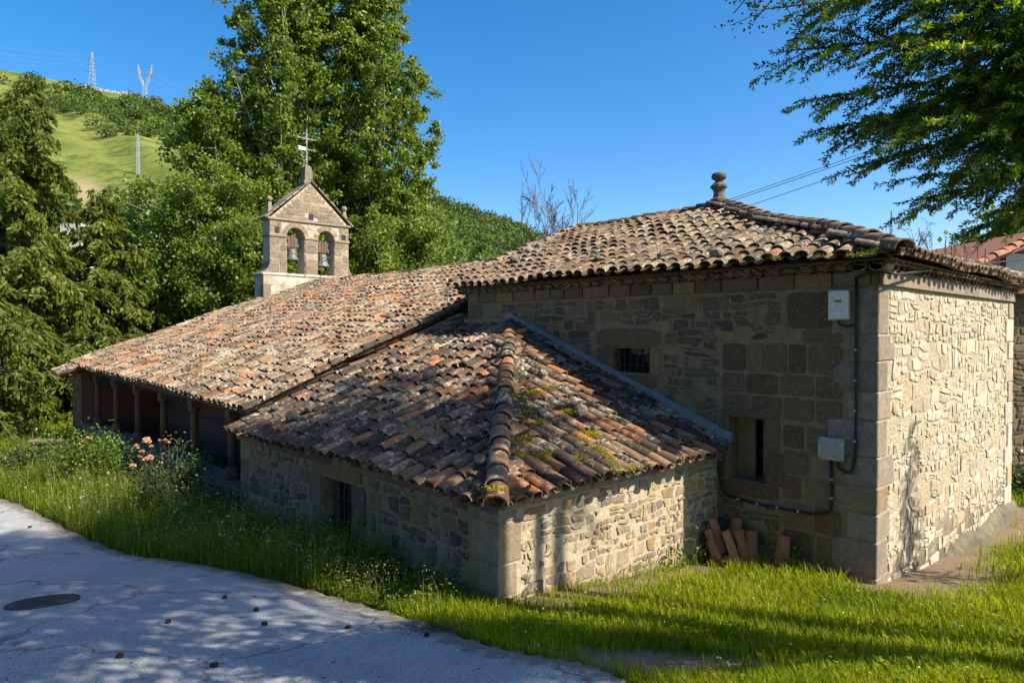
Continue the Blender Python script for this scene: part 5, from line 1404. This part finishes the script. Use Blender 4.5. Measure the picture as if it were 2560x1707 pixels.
# meter box, junction box, conduit, overhead cable
t = thing("meter_box", "white electric meter box with a yellow sticker high on the shaded wall", "electric box", (-.03, .45, 3.39))
obj("box_body", cham_box("box_body", (-.125, .335, 3.395), (-.012, .585, 3.785), .01, .0), M['plastic'], t)
obj("box_door", cham_box("box_door", (-.142, .345, 3.405), (-.124, .575, 3.775), .006, .0), M['plastic'], t)
MB().box((-.145, .40, 3.625), (-.1425, .51, 3.66)).build("sticker", M['yellow'], t)
for k in range(5): MB().box((-.1465, .412 + k * .019, 3.632), (-.1455, .424 + k * .019, 3.652)).build("sticker_print", M['iron'], t)
MB().lathe((0, 0, 0), [(.012, 0), (.012, .006)], 10).build("lock", M['iron'], t)
t.children[-1].matrix_basis = Matrix.Translation((-.141, .45, 3.435)) @ Matrix.Rotation(-math.pi / 2, 4, 'Y')
t = thing("junction_box", "grey plastic junction box on the shaded wall beside the slit window", "electric box", (-.03, .53, 1.52))
obj("box_body", cham_box("box_body", (-.11, .385, 1.525), (-.012, .70, 1.815), .014, .0), M['greybox'], t)
obj("box_cover", cham_box("box_cover", (-.135, .38, 1.52), (-.1105, .705, 1.82), .01, .0), M['greybox'], t)
for a in (.405, .68):
    for b in (1.545, 1.795): MB().box((-.139, a - .007, b - .007), (-.1345, a + .007, b + .007)).build("screw", M['iron'], t)
def cable(name, pts, rad, label, mat='rubber', clips=()):
    q = [Vector(p) for p in pts]; o = []
    for i in range(len(q)):
        if 0 < i < len(q) - 1:
            a, b = q[i - 1], q[i + 1]; d = min(.08, (q[i] - a).length * .45, (b - q[i]).length * .45)
            p0 = q[i] + (a - q[i]).normalized() * d; p1 = q[i] + (b - q[i]).normalized() * d
            for s in (0, .25, .5, .75, 1): o.append(p0.lerp(q[i], s).lerp(q[i].lerp(p1, s), s))
        else: o.append(q[i])
    if clips:
        t = thing(name, label, "cable", q[-1]); MB().tube(o, rad, 8).build("conduit", M[mat], t, True)
        for c in clips:
            w = .03; c = Vector(c); MB().box(tuple(c - Vector((rad, w / 2, w / 2)) - Vector((.004, 0, 0))), tuple(c + Vector((rad, w / 2, w / 2)))).build("clip", M['greybox'], t)
        return t
    m = MB().tube(o, rad, 8); return tag(m.build(name, M[mat], None, True), label, "cable")
cable("wall_conduit", [(-.045, .255, 3.95), (-.045, .255, 3.3), (-.045, .25, 2.4), (-.045, .25, 1.62), (-.045, .30, 1.36), (-.045, .46, 1.40), (-.045, .48, 1.53)], .019, "thick black conduit running down the wall from the eave to the junction box", clips=[(-.045, .255, z) for z in (3.0, 2.6, 2.2, 1.8)])
cable("wall_conduit", [(-.045, .56, 1.53), (-.045, .55, 1.1), (-.045, .56, .80), (-.045, .80, .73), (-.045, 1.6, .72), (-.045, 2.14, .78), (-.045, 2.20, 1.0), (-.045, 2.20, 1.55)], .019, "black conduit looping from the junction box under the slit window to the annex", clips=[(-.045, y, z) for y, z in ((.55, 1.25), (.55, 1.0), (1.0, .735), (1.3, .73), (1.6, .725), (1.9, .75), (2.2, 1.3))])
cable("meter_cable", [(-.07, .47, 3.40), (-.06, .46, 3.33), (-.045, .36, 3.30), (-.045, .29, 3.34)], .014, "short black cable loop under the white meter box")
cable("overhead_cable", [(-.045, .255, 3.93), (-.07, .15, 3.99), (-.10, -.10, 4.0), P(2240, 686, 8.6), P(2400, 667, 11.5), P(2560, 648, 15), P(2700, 630, 18)], .016, "black service cable stretched from the church corner past the end eave to the house")

# spare tiles leaning in the corner
sp = [(1722, 1432, 2.05, -.55, -.2, "orange spare tile leaning leftmost in the corner, edge on"), (1752, 1436, 1.85, -.42, .15, "orange spare tile with a white lichen patch leaning in front"), (1790, 1432, 1.75, -.30, -.1, "brown spare tile leaning right of the lichen patched one"),
      (1772, 1380, 2.05, -.40, .2, "spare tile leaning behind, set higher against the annex wall"), (1838, 1415, 1.6, -.12, .25, "dark spare tile leaning against the sanctuary wall"), (1884, 1418, 1.15, -.1, .0, "single orange spare tile standing apart to the right"), (1812, 1372, 1.9, -.10, -.1, "dark spare tile at the back of the leaning stack"), (1850, 1390, 1.75, -.09, .1, "brown spare tile between the dark one and the wall")]
smesh = mesh_pd("spare_tile", *COVER[0], True); smesh.materials.append(M['tile_red']); smesh.set_sharp_from_angle(angle=math.radians(50))
for k, (px, py, Y, X, rz, lab) in enumerate(sp):
    X = X; g0 = float(gz(X, Y)) + .0; up = .16 if "higher" in lab or "back" in lab else 0
    toward = 0 if k in (0, 1, 2, 3) else 1
    if toward == 0: mw = Matrix.Translation((X, Y - .12, g0 + up)) @ Matrix.Rotation(rz, 4, 'Z') @ Matrix.Rotation(math.radians(66 + 3 * (k % 3)), 4, 'X')
    else: mw = Matrix.Translation((X - .16, Y, g0 + up)) @ Matrix.Rotation(-math.pi / 2 + rz, 4, 'Z') @ Matrix.Rotation(math.radians(70 + 3 * (k % 3)), 4, 'X')
    tag(obj("spare_tile", smesh, None, None, mw @ Matrix.Scale(1.08, 4)), lab, "roof tile", "spare tiles leaning in the corner")
c = (-.75, 1.72); tag(obj("spare_tile", smesh, None, None, Matrix.Translation((c[0], c[1], float(gz(*c)) + .02)) @ Matrix.Rotation(-1.2, 4, 'Z')), "spare tile lying flat in the grass before the leaning stack", "roof tile", "spare tiles leaning in the corner")

# road furniture: manhole cover, fallen cones
mx, mz = ground_hit(np.array([100.0]), np.array([1515.0])); mx, mz = float(mx[0]), float(mz[0])
up = Vector((0, 0, 1)); pc = W(mx, mz, float(gh(mx, mz)) + .03)
e1 = (W(mx + .1, mz, float(gh(mx + .1, mz))) - W(mx - .1, mz, float(gh(mx - .1, mz)))).normalized(); e2 = (W(mx, mz + .1, float(gh(mx, mz + .1))) - W(mx, mz - .1, float(gh(mx, mz - .1)))).normalized(); nn3 = e1.cross(e2).normalized()
Rm = Matrix((e1, nn3.cross(e1), nn3)).transposed().to_4x4(); Rm.translation = pc
t = obj("manhole_cover", None, None, None, Rm); tag(t, "round dark iron manhole cover set in the road", "manhole cover")
obj("frame", MB().lathe((0, 0, 0), [(.335, -.02), (.335, .008), (.31, .009), (.31, -.005)], 28).mesh("frame"), M['manhole'], t, Rm)
lid = MB().lathe((0, 0, 0), [(.303, -.02), (.303, .007)], 28)
for a in range(-4, 5):
    for b in range(-4, 5):
        if a * a + b * b < 18: lid.box((a * .062 - .018, b * .062 - .018, .006), (a * .062 + .018, b * .062 + .018, .012))
obj("lid", lid.mesh("lid"), M['manhole'], t, Rm)
cones = [(556, 1507, "fallen cone nearest the grass edge, left of the others"), (635, 1539, "fallen cone in the middle of the road group"), (656, 1575, "pale fallen cone just below the middle one"), (414, 1570, "fallen cone leftmost on the near road"), (869, 1584, "fallen cone beside a thin twig on the road"), (528, 1683, "fallen cone closest to the bottom of the view"), (1066, 1604, "dark fallen cone by the needle litter at the road edge"), (292, 1659, "flattened fallen cone at the lower left of the road"), (68, 1325, "small dark cone far along the road at the left")]
for px, py, lab in cones:
    x, z = ground_hit(np.array([float(px)]), np.array([float(py)])); x, z = float(x[0]), float(z[0]); c = W(x, z, float(gh(x, z)) + .045)
    m = MB(); L = .055; az = random.uniform(0, 6.28); d = Vector((math.cos(az), math.sin(az), 0)); s = Vector((-d.y, d.x, 0))
    m.tube([c - d * L * .5, c - d * L * .25, c + d * L * .1, c + d * L * .5], [.009, .016, .018, .004], 8)
    for q in range(34):
        u = q / 34; th = q * 2.4; rad = .019 * math.sin(math.pi * (.12 + .85 * u)) + .004; o = c + d * (u - .5) * L; e = s * math.cos(th) + Vector((0, 0, 1)) * math.sin(th); f = d.cross(e)
        p = o + e * rad
        m.add([o + f * .006, o - f * .006, p - f * .009 + d * .006, p + d * .012 + e * .003, p + f * .009 + d * .006], [(0, 1, 2, 3, 4)])
    tag(m.build("fallen_cone", M['cone']), lab, "cone", "cones fallen on the road")
# dry needle litter and twigs at the road edge
lx, lz = ground_hit(r.normal(1110, 60, 500), r.normal(1582, 9, 500)); C = Wn(lx, lz, gh(lx, lz) + .035)
az = r.uniform(0, 6.28, 500); tag(leaf_mesh("needle_litter", C, r.uniform(.03, .12, 500), r.random(500), .08, np.stack([np.cos(az), np.sin(az), 0 * az], 1), .95, 2, M['cone']), kind="stuff")
lx, lz = ground_hit(r.uniform(0, 1500, 420), r.uniform(1330, 1760, 420)); k = on_road(lx, lz); lx, lz = lx[k], lz[k]; n = len(lx); az = r.uniform(0, 6.28, n)
tag(leaf_mesh("road_litter", Wn(lx, lz, gh(lx, lz) + .034), r.uniform(.01, .05, n), r.random(n), .25, np.stack([np.cos(az), np.sin(az), 0 * az], 1), .95, 2, M['cone']), kind="stuff")

# shrubs and roses beside the porch
def shrub(px, py_base, z, R, H, label, name, mat, n, leaf, seed, stems=9, blooms=(), cat="shrub", group=None):
    random.seed(seed); q = np.random.default_rng(seed); x = (px - 1280) / FPX * z; base = W(x, z, float(gh(x, z)))
    t = thing(name, label, cat, base, group); m = MB(); C = []
    for s in range(stems * 2):
        az = s * 2.4; pts = curve(base, (math.cos(az) * R / H * .9, math.sin(az) * R / H * .9, 1), H * random.uniform(.6, 1.05), 4, Vector((0, 0, -.15)), .12); m.tube(pts, [.012, .010, .008, .006, .003], 4, False)
        for k in range(7):
            c = np.array(along(pts, random.uniform(.2, 1))); C.append(c + q.normal(size=(n // (stems * 14), 3)) * R * .2)
    m.build("stem", M['bark'], t); C = np.concatenate(C); leaf_mesh("foliage", C, leaf * q.uniform(.7, 1.3, len(C)), q.random(len(C)), .65, None, 0, .4, mat, t)
    for bx, by, br in blooms:
        c = P(bx, by, z - .25); k = 26; D = rdir(k, q); D[:, 2] = np.abs(D[:, 2]); 
        MB().tube([Vector((c.x, c.y, c.z)), Vector((c.x * .7 + base.x * .3, c.y * .7 + base.y * .3, c.z - .35))], .004, 3).build("flower_stem", M['bark'], t)
        Cb = np.array(c) + D * br * .6; T = unit(D + q.normal(size=(k, 3)) * .25)
        B = unit(np.cross(T, rdir(k, q))); V, F = diamonds(Cb, T * br * .55, B * br * .5); obj("bloom", mesh_np("bloom", V, F, False, np.repeat(q.random(k), 4)), M['petal'], t)
shrub(415, 0, 13.0, .72, 1.4, "rose bush with open peach blooms in front of the porch", "rose_bush", M['rose'], 5200, .06, 61, 9, [(364, 1104, .085), (340, 1119, .07), (352, 1130, .05), (371, 1148, .08), (362, 1150, .06), (330, 1165, .055), (324, 1170, .05), (397, 1102, .035), (411, 1101, .04), (420, 1108, .04), (346, 1142, .04), (376, 1117, .04)], "rose bush")
shrub(218, 0, 15.6, .85, 1.5, "rounded yellow-green rose bush beside the far end of the porch", "rose_bush", M['broad'], 5600, .065, 63, 10, [(217, 1097, .05), (205, 1104, .04), (165, 1106, .04), (146, 1103, .045), (198, 1111, .035)], "rose bush")
shrub(470, 0, 12.4, .6, .95, "low dark leafy shrub between the peach rose bush and the annex", "garden_shrub", M['rose'], 2600, .05, 65, 8)
shrub(55, 0, 17.5, .7, .8, "dark leafy clump beside the path at the far left", "garden_shrub", M['rose'], 2600, .07, 66, 8)
shrub(30, 0, 26, 1.3, 1.3, "broad green undergrowth below the leftmost conifer", "garden_shrub", M['broad'], 4000, .12, 67, 9)
shrub(110, 0, 30, 1.3, 1.2, "light green undergrowth beside the far end of the porch", "garden_shrub", M['broad'], 4000, .12, 68, 9)
bx0, bz0 = -13.5, 20.0; bh = float(gh(bx0, bz0)); t = thing("stone_bench", "low stone slab bench on the grass at the far left by the porch", "bench", W(bx0, bz0, bh))
obj("seat_slab", cham_box("seat_slab", (-.6, -.22, .40), (.6, .22, .50), .02), M['roofstone'], t, Matrix.Translation(W(bx0, bz0, bh)) @ Matrix.Rotation(math.atan2(FY, FX) - math.pi / 2, 4, 'Z'))
for sx in (-.42, .42): obj("leg", cham_box("leg", (sx - .09, -.18, -.1), (sx + .09, .18, .40), .02), M['roofstone'], t, Matrix.Translation(W(bx0, bz0, bh)) @ Matrix.Rotation(math.atan2(FY, FX) - math.pi / 2, 4, 'Z'))
# dry plant at the foot of the annex wall
random.seed(70); bx = (-2.6, 2.12); base = Vector((bx[0], bx[1], float(gz(*bx)))); t = thing("dry_weed", "dry leafless weed at the foot of the annex's sunlit wall", "plant", base); m = MB()
for q in range(26):
    p0 = base + Vector((random.uniform(-.6, .5), random.uniform(-.1, .05), -.02)); pts = curve(p0, (random.uniform(-1, 1), random.uniform(-.5, .3), .9), random.uniform(.15, .42), 4, Vector((0, 0, -.3)), .25); m.tube(pts, .003, 3, False)
    for s in range(4): c = along(pts, random.uniform(.3, 1)); m.tube([c, c + Vector((random.gauss(0, .06), random.gauss(0, .03), random.gauss(.02, .05)))], .002, 3, False)
m.build("stem", M['dryplant'], t)
for k, (X, Y, R, lab) in enumerate([(-1.55, 2.02, .2, "broad-leaved weed beside the dry weed under the annex wall"), (-.95, 2.05, .24, "leafy weed left of the leaning spare tiles"), (-.3, .95, .22, "dark leafy weed growing between the spare tiles and the sanctuary wall")]):
    base = Vector((X, Y, float(gz(X, Y)))); t = thing("wall_weed", lab, "plant", base, "leafy weeds along the wall foot")
    C = np.array(base) + np.abs(r.normal(size=(90, 3))) * np.array([R * .5, .05, R]) * np.array([1, 1, 1]) + r.normal(size=(90, 3)) * np.array([R * .4, R * .3, .02])
    leaf_mesh("leaves", C, .07 * r.uniform(.6, 1.3, 90), r.random(90), .5, None, 0, .3, M['broad'], t)
    MB().tube([base - Vector((0, 0, .03)), base + Vector((0, 0, R * 1.2))], .004, 3).build("stem", M['bark'], t)

# ------------------------------------------------------------------ neighbouring house, garden wall
hs = thing("neighbour_house", "brown tiled house with blue gable boards at the right edge of the view", "house", W(16.5, 22, -4.4))
HF2 = lambda a, d, h: W(12.6 + a, 19.5 + d + a * .35, h)
def hbox(nm, mat, a0, a1, d0, d1, h0, h1):
    V = [HF2(a, d, h) for h in (h0, h1) for a, d in ((a0, d0), (a1, d0), (a1, d1), (a0, d1))]
    m = MB(); m.add(V, [(0, 3, 2, 1), (4, 5, 6, 7), (0, 1, 5, 4), (1, 2, 6, 5), (2, 3, 7, 6), (3, 0, 4, 7)]); return m.build(nm, mat, hs)
hbox("house_wall", M['housewall'], .3, 8, .3, 6, -4.6, 1.55)
m = MB(); m.add([HF2(.3, .3, 1.55), HF2(8, .3, 1.55), HF2(4.2, .3, 3.0), HF2(.3, 6, 1.55), HF2(8, 6, 1.55), HF2(4.2, 6, 3.0)], [(0, 1, 2), (5, 4, 3), (0, 3, 4, 1), (1, 4, 5, 2), (2, 5, 3, 0)]); m.build("gable", M['bluepaint'], hs)
for sgn in (0, 1):
    A = [HF2(-.5, -.3, 1.45), HF2(4.2, -.3, 3.2), HF2(4.2, 6.4, 3.2), HF2(-.5, 6.4, 1.45)] if sgn == 0 else [HF2(8.9, -.3, 1.45), HF2(4.2, -.3, 3.2), HF2(4.2, 6.4, 3.2), HF2(8.9, 6.4, 1.45)]
    m = MB(); V = A + [v - Vector((0, 0, .14)) for v in A]; m.add(V, [(0, 1, 2, 3), (7, 6, 5, 4), (0, 4, 5, 1), (1, 5, 6, 2), (2, 6, 7, 3), (3, 7, 4, 0)]); ro = m.build("house_roof", M['tile_red'], hs)
    if sgn == 0: ridge_line(A[0] + Vector((0, 0, .02)), A[1] + Vector((0, 0, .02)), M['tile_red'], ro, "verge_tile", 1.1, .4, .0); r_h = ro
win3 = hbox("window", M['glass'], 2.2, 3.4, .22, .29, 1.7, 2.3); hbox("window_frame", M['wood'], 2.1, 3.5, .25, .295, 1.62, 2.38)
# lower lean-to roof in front of the house
lt = thing("lean_to", "low lean-to with a row of red tiles in front of the house", "shed", W(14.6, 18.6, -4.4), None)
m = MB(); A = [W(12.4, 17.4, 1.05), W(17.5, 17.6, 1.05), W(17.5, 19.4, 1.55), W(12.4, 19.2, 1.55)]; V = A + [v - Vector((0, 0, .12)) for v in A]; m.add(V, [(0, 1, 2, 3), (7, 6, 5, 4), (0, 4, 5, 1), (1, 5, 6, 2), (2, 6, 7, 3), (3, 7, 4, 0)]); lr = m.build("shed_roof", M['tile_red'], lt)
for k in range(19): ridge_line(A[0].lerp(A[1], k / 19), A[3].lerp(A[2], k / 19), M['tile_red'], lr, "roof_tile", .8, .42, .0)
m = MB(); B0 = [W(12.7, 17.8, -4.7), W(17.3, 18.0, -4.7), W(17.3, 19.1, -4.7), W(12.7, 19.0, -4.7)]; V = B0 + [Vector((v.x, v.y, CZ + .98)) for v in B0]; m.add(V, [(0, 3, 2, 1), (4, 5, 6, 7), (0, 1, 5, 4), (1, 2, 6, 5), (2, 3, 7, 6), (3, 0, 4, 7)]); lw = m.build("shed_wall", M['mortar_shade'], lt)
ea = (B0[1] - B0[0]).normalized(); rubble(lw, (Vector((B0[0].x, B0[0].y, 0)), ea, Vector((0, 0, 1)), ea.cross(Vector((0, 0, 1)))), (0, 2.6, -1.3, 4.15), .18, .4, [], M['rubble_shade'], (.012, .03), .03, 1.5, 120)
shrub(2545, 0, 16.6, .9, .9, "dark hedge plant at the foot of the lean-to wall", "garden_shrub", M['rose'], 3000, .09, 72, 8)

# ------------------------------------------------------------------ hillside pylons, wires, outcrop, far houses
def lattice(m, A, B, wa, wb, n, ax, ay, t):
    for k in range(n):
        z0 = A.lerp(B, k / n); z1 = A.lerp(B, (k + 1) / n); w0 = wa + (wb - wa) * k / n; w1 = wa + (wb - wa) * (k + 1) / n
        c0 = [z0 + ax * w0 * sx + ay * w0 * sy for sx, sy in ((-1, -1), (1, -1), (1, 1), (-1, 1))]; c1 = [z1 + ax * w1 * sx + ay * w1 * sy for sx, sy in ((-1, -1), (1, -1), (1, 1), (-1, 1))]
        for q in range(4):
            m.bar(c0[q], c1[q], t); m.bar(c0[q], c1[(q + 1) % 4], t * .6); m.bar(c0[(q + 1) % 4], c1[q], t * .6)
AXX = Vector((FY, -FX, 0)); AYY = Vector((FX, FY, 0)); UP = Vector((0, 0, 1))
x, z, h = hill_hit(237, 236); c = W(x, z, h - 1); t = thing("power_pylon", "tapering lattice power pylon with short arms on the hilltop, left of its neighbour", "pylon", c, "power pylons on the hilltop"); m = MB()
lattice(m, c, c + UP * 26, 2.6, 1.0, 7, AXX, AYY, .2); lattice(m, c + UP * 26, c + UP * 37, 1.0, .3, 4, AXX, AYY, .17); m.build("tower", M['pylon'], t)
for zz, sx in ((20, 5), (26, 5.5), (31, 4)): 
    m = MB(); m.bar(c + UP * zz - AXX * sx, c + UP * (zz + .8), .2); m.bar(c + UP * zz + AXX * sx, c + UP * (zz + .8), .2); m.bar(c + UP * zz - AXX * sx, c + UP * zz + AXX * sx, .18); m.build("cross_arm", M['pylon'], t)
P1 = c + UP * 28
x, z, h = hill_hit(368, 245); c = W(x, z, h - 1); t = thing("power_pylon", "forked lattice power pylon with two raised horns on the hilltop", "pylon", c, "power pylons on the hilltop"); m = MB()
lattice(m, c, c + UP * 13, 2.4, 1.1, 4, AXX, AYY, .2)
for s in (-1, 1): lattice(m, c + UP * 13 + AXX * s * .5, c + UP * 26 + AXX * s * 5.2, .8, .8, 5, AXX, AYY, .18); lattice(m, c + UP * 26 + AXX * s * 5.2, c + UP * 35 + AXX * s * 6.6, .8, .15, 3, AXX, AYY, .16)
m.build("tower", M['pylon'], t); m = MB(); lattice(m, c + UP * 26 - AXX * 10, c + UP * 26 + AXX * 10, .6, .6, 8, UP, AYY, .15); m.build("cross_arm", M['pylon'], t); P2 = c + UP * 26
x, z, h = hill_hit(349, 437); c = W(x, z, h - .5); t = thing("power_mast", "slim lattice mast standing alone on the meadow slope", "pylon", c); m = MB(); lattice(m, c, c + UP * (100 / FPX * z), .7, .35, 12, AXX, AYY, .1); m.build("tower", M['pylon'], t)
def wire(a, b, sagm, rad, lab, grp):
    pts = [a.lerp(b, k / 16) - UP * sagm * 4 * (k / 16) * (1 - k / 16) for k in range(17)]; tag(MB().tube(pts, rad, 4).build("power_line", M['wire' if rad < .05 else 'pylon']), lab, "power line", grp)
for k, dz in enumerate((3, -2, -6)):
    wire(P1 + UP * (dz + 3) - AXX * 5, P1 + UP * (25 + dz) - AXX * 260 - AYY * 80, 9, .10, ("topmost", "middle", "lowest")[k] + " thin power line running left from the tapering hilltop pylon", "hilltop power lines")
for k in range(3):
    wire(P2 + AXX * (k - 1) * 9, P2 - UP * 75 + AXX * (150 + (k - 1) * 20) - AYY * 150, 8, .10, ("left", "middle", "right")[k] + " thin power line descending right from the forked hilltop pylon", "descending power lines")
for k, (y0, y1, lab) in enumerate(((514, 362, "upper of the close pair of wires running past the roof finial"), (519, 370, "lower of the close pair of wires running past the roof finial"), (545, 396, "lowest single wire running past the roof finial"))):
    a, b = P(1700, y0 + 17, 34), P(2180, y1, 30); wire(a - (b - a) * .8, b + (b - a) * 1.2, .25, .014, lab, "wires behind the sanctuary roof")
random.seed(81); rk = thing("limestone_outcrop", "white limestone outcrop along the crest between the two pylons", "rock", W(*[hill_hit(290, 240)[i] for i in (0, 1, 2)]))
for k in range(16):
    px = 205 + k * 9; x, z, h = hill_hit(px, np.interp(px, RPX, RPY) + 3); pebble("rock", W(x, z + 4, h + 1.5), random.uniform(2.5, 5), M['limestone'], rk, (1, 1, .7), 1)
def far_house(px, py, w, hh, roofc, label):
    z = 95.0; x = (px - 1280) / FPX * z; h = (HOR - py) / FPX * z; c = W(x, z, h); t = thing("far_house", label, "house", c, "small far buildings on the hillside")
    B = [c + AXX * sx * w + AYY * sy * w for sx, sy in ((-1, -1), (1, -1), (1, 1), (-1, 1))]; m = MB(); V = [b - UP * (h + 4.2 if False else 14) for b in B] + [b + UP * hh for b in B]; m.add(V, [(0, 3, 2, 1), (4, 5, 6, 7), (0, 1, 5, 4), (1, 2, 6, 5), (2, 3, 7, 6), (3, 0, 4, 7)]); m.build("wall", M['housewall'], t)
    T = [c + UP * (hh + w * .55) - AYY * w * 1.15, c + UP * (hh + w * .55) + AYY * w * 1.15]; E = [b + (b - c).normalized() * .4 + UP * (hh - .1) for b in B]
    m = MB(); m.add(E + T, [(0, 4, 5, 3), (1, 2, 5, 4), (0, 1, 4), (2, 3, 5), (0, 3, 2, 1)]); m.build("roof", M[roofc], t)
    m = MB(); m.box((-.4, -.05, 0), (.4, .05, .9)); o = m.build("window", M['glass'], t); o.matrix_basis = Matrix.Translation(c - AYY * (w + .02) + UP * .5) @ Matrix.Rotation(math.atan2(FY, FX) - math.pi / 2, 4, 'Z')
far_house(352, 590, 1.6, 1.2, 'tile_red', "tiny cream house half hidden among the trees left of the poplars")
far_house(195, 566, 1.4, .9, 'tile_red', "tiny house with a reddish roof between the drooping conifers")

# wooden pole beside the lawn, out of view to the right: its shadow falls up the annex wall
pp = W(6.74, 4.93, float(gh(6.74, 4.93))); t = thing("utility_pole", "wooden utility pole beside the lawn with a service wire", "utility pole", pp)
MB().tube([pp - Vector((0, 0, .3)), pp + Vector((0, 0, 9.0))], [.085, .07], 10).build("pole", M['bark'], t); MB().tube([pp + Vector((0, 0, 8.7)), W(9.5, 12.5, 2.6)], .012, 4).build("service_wire", M['wire'], t)
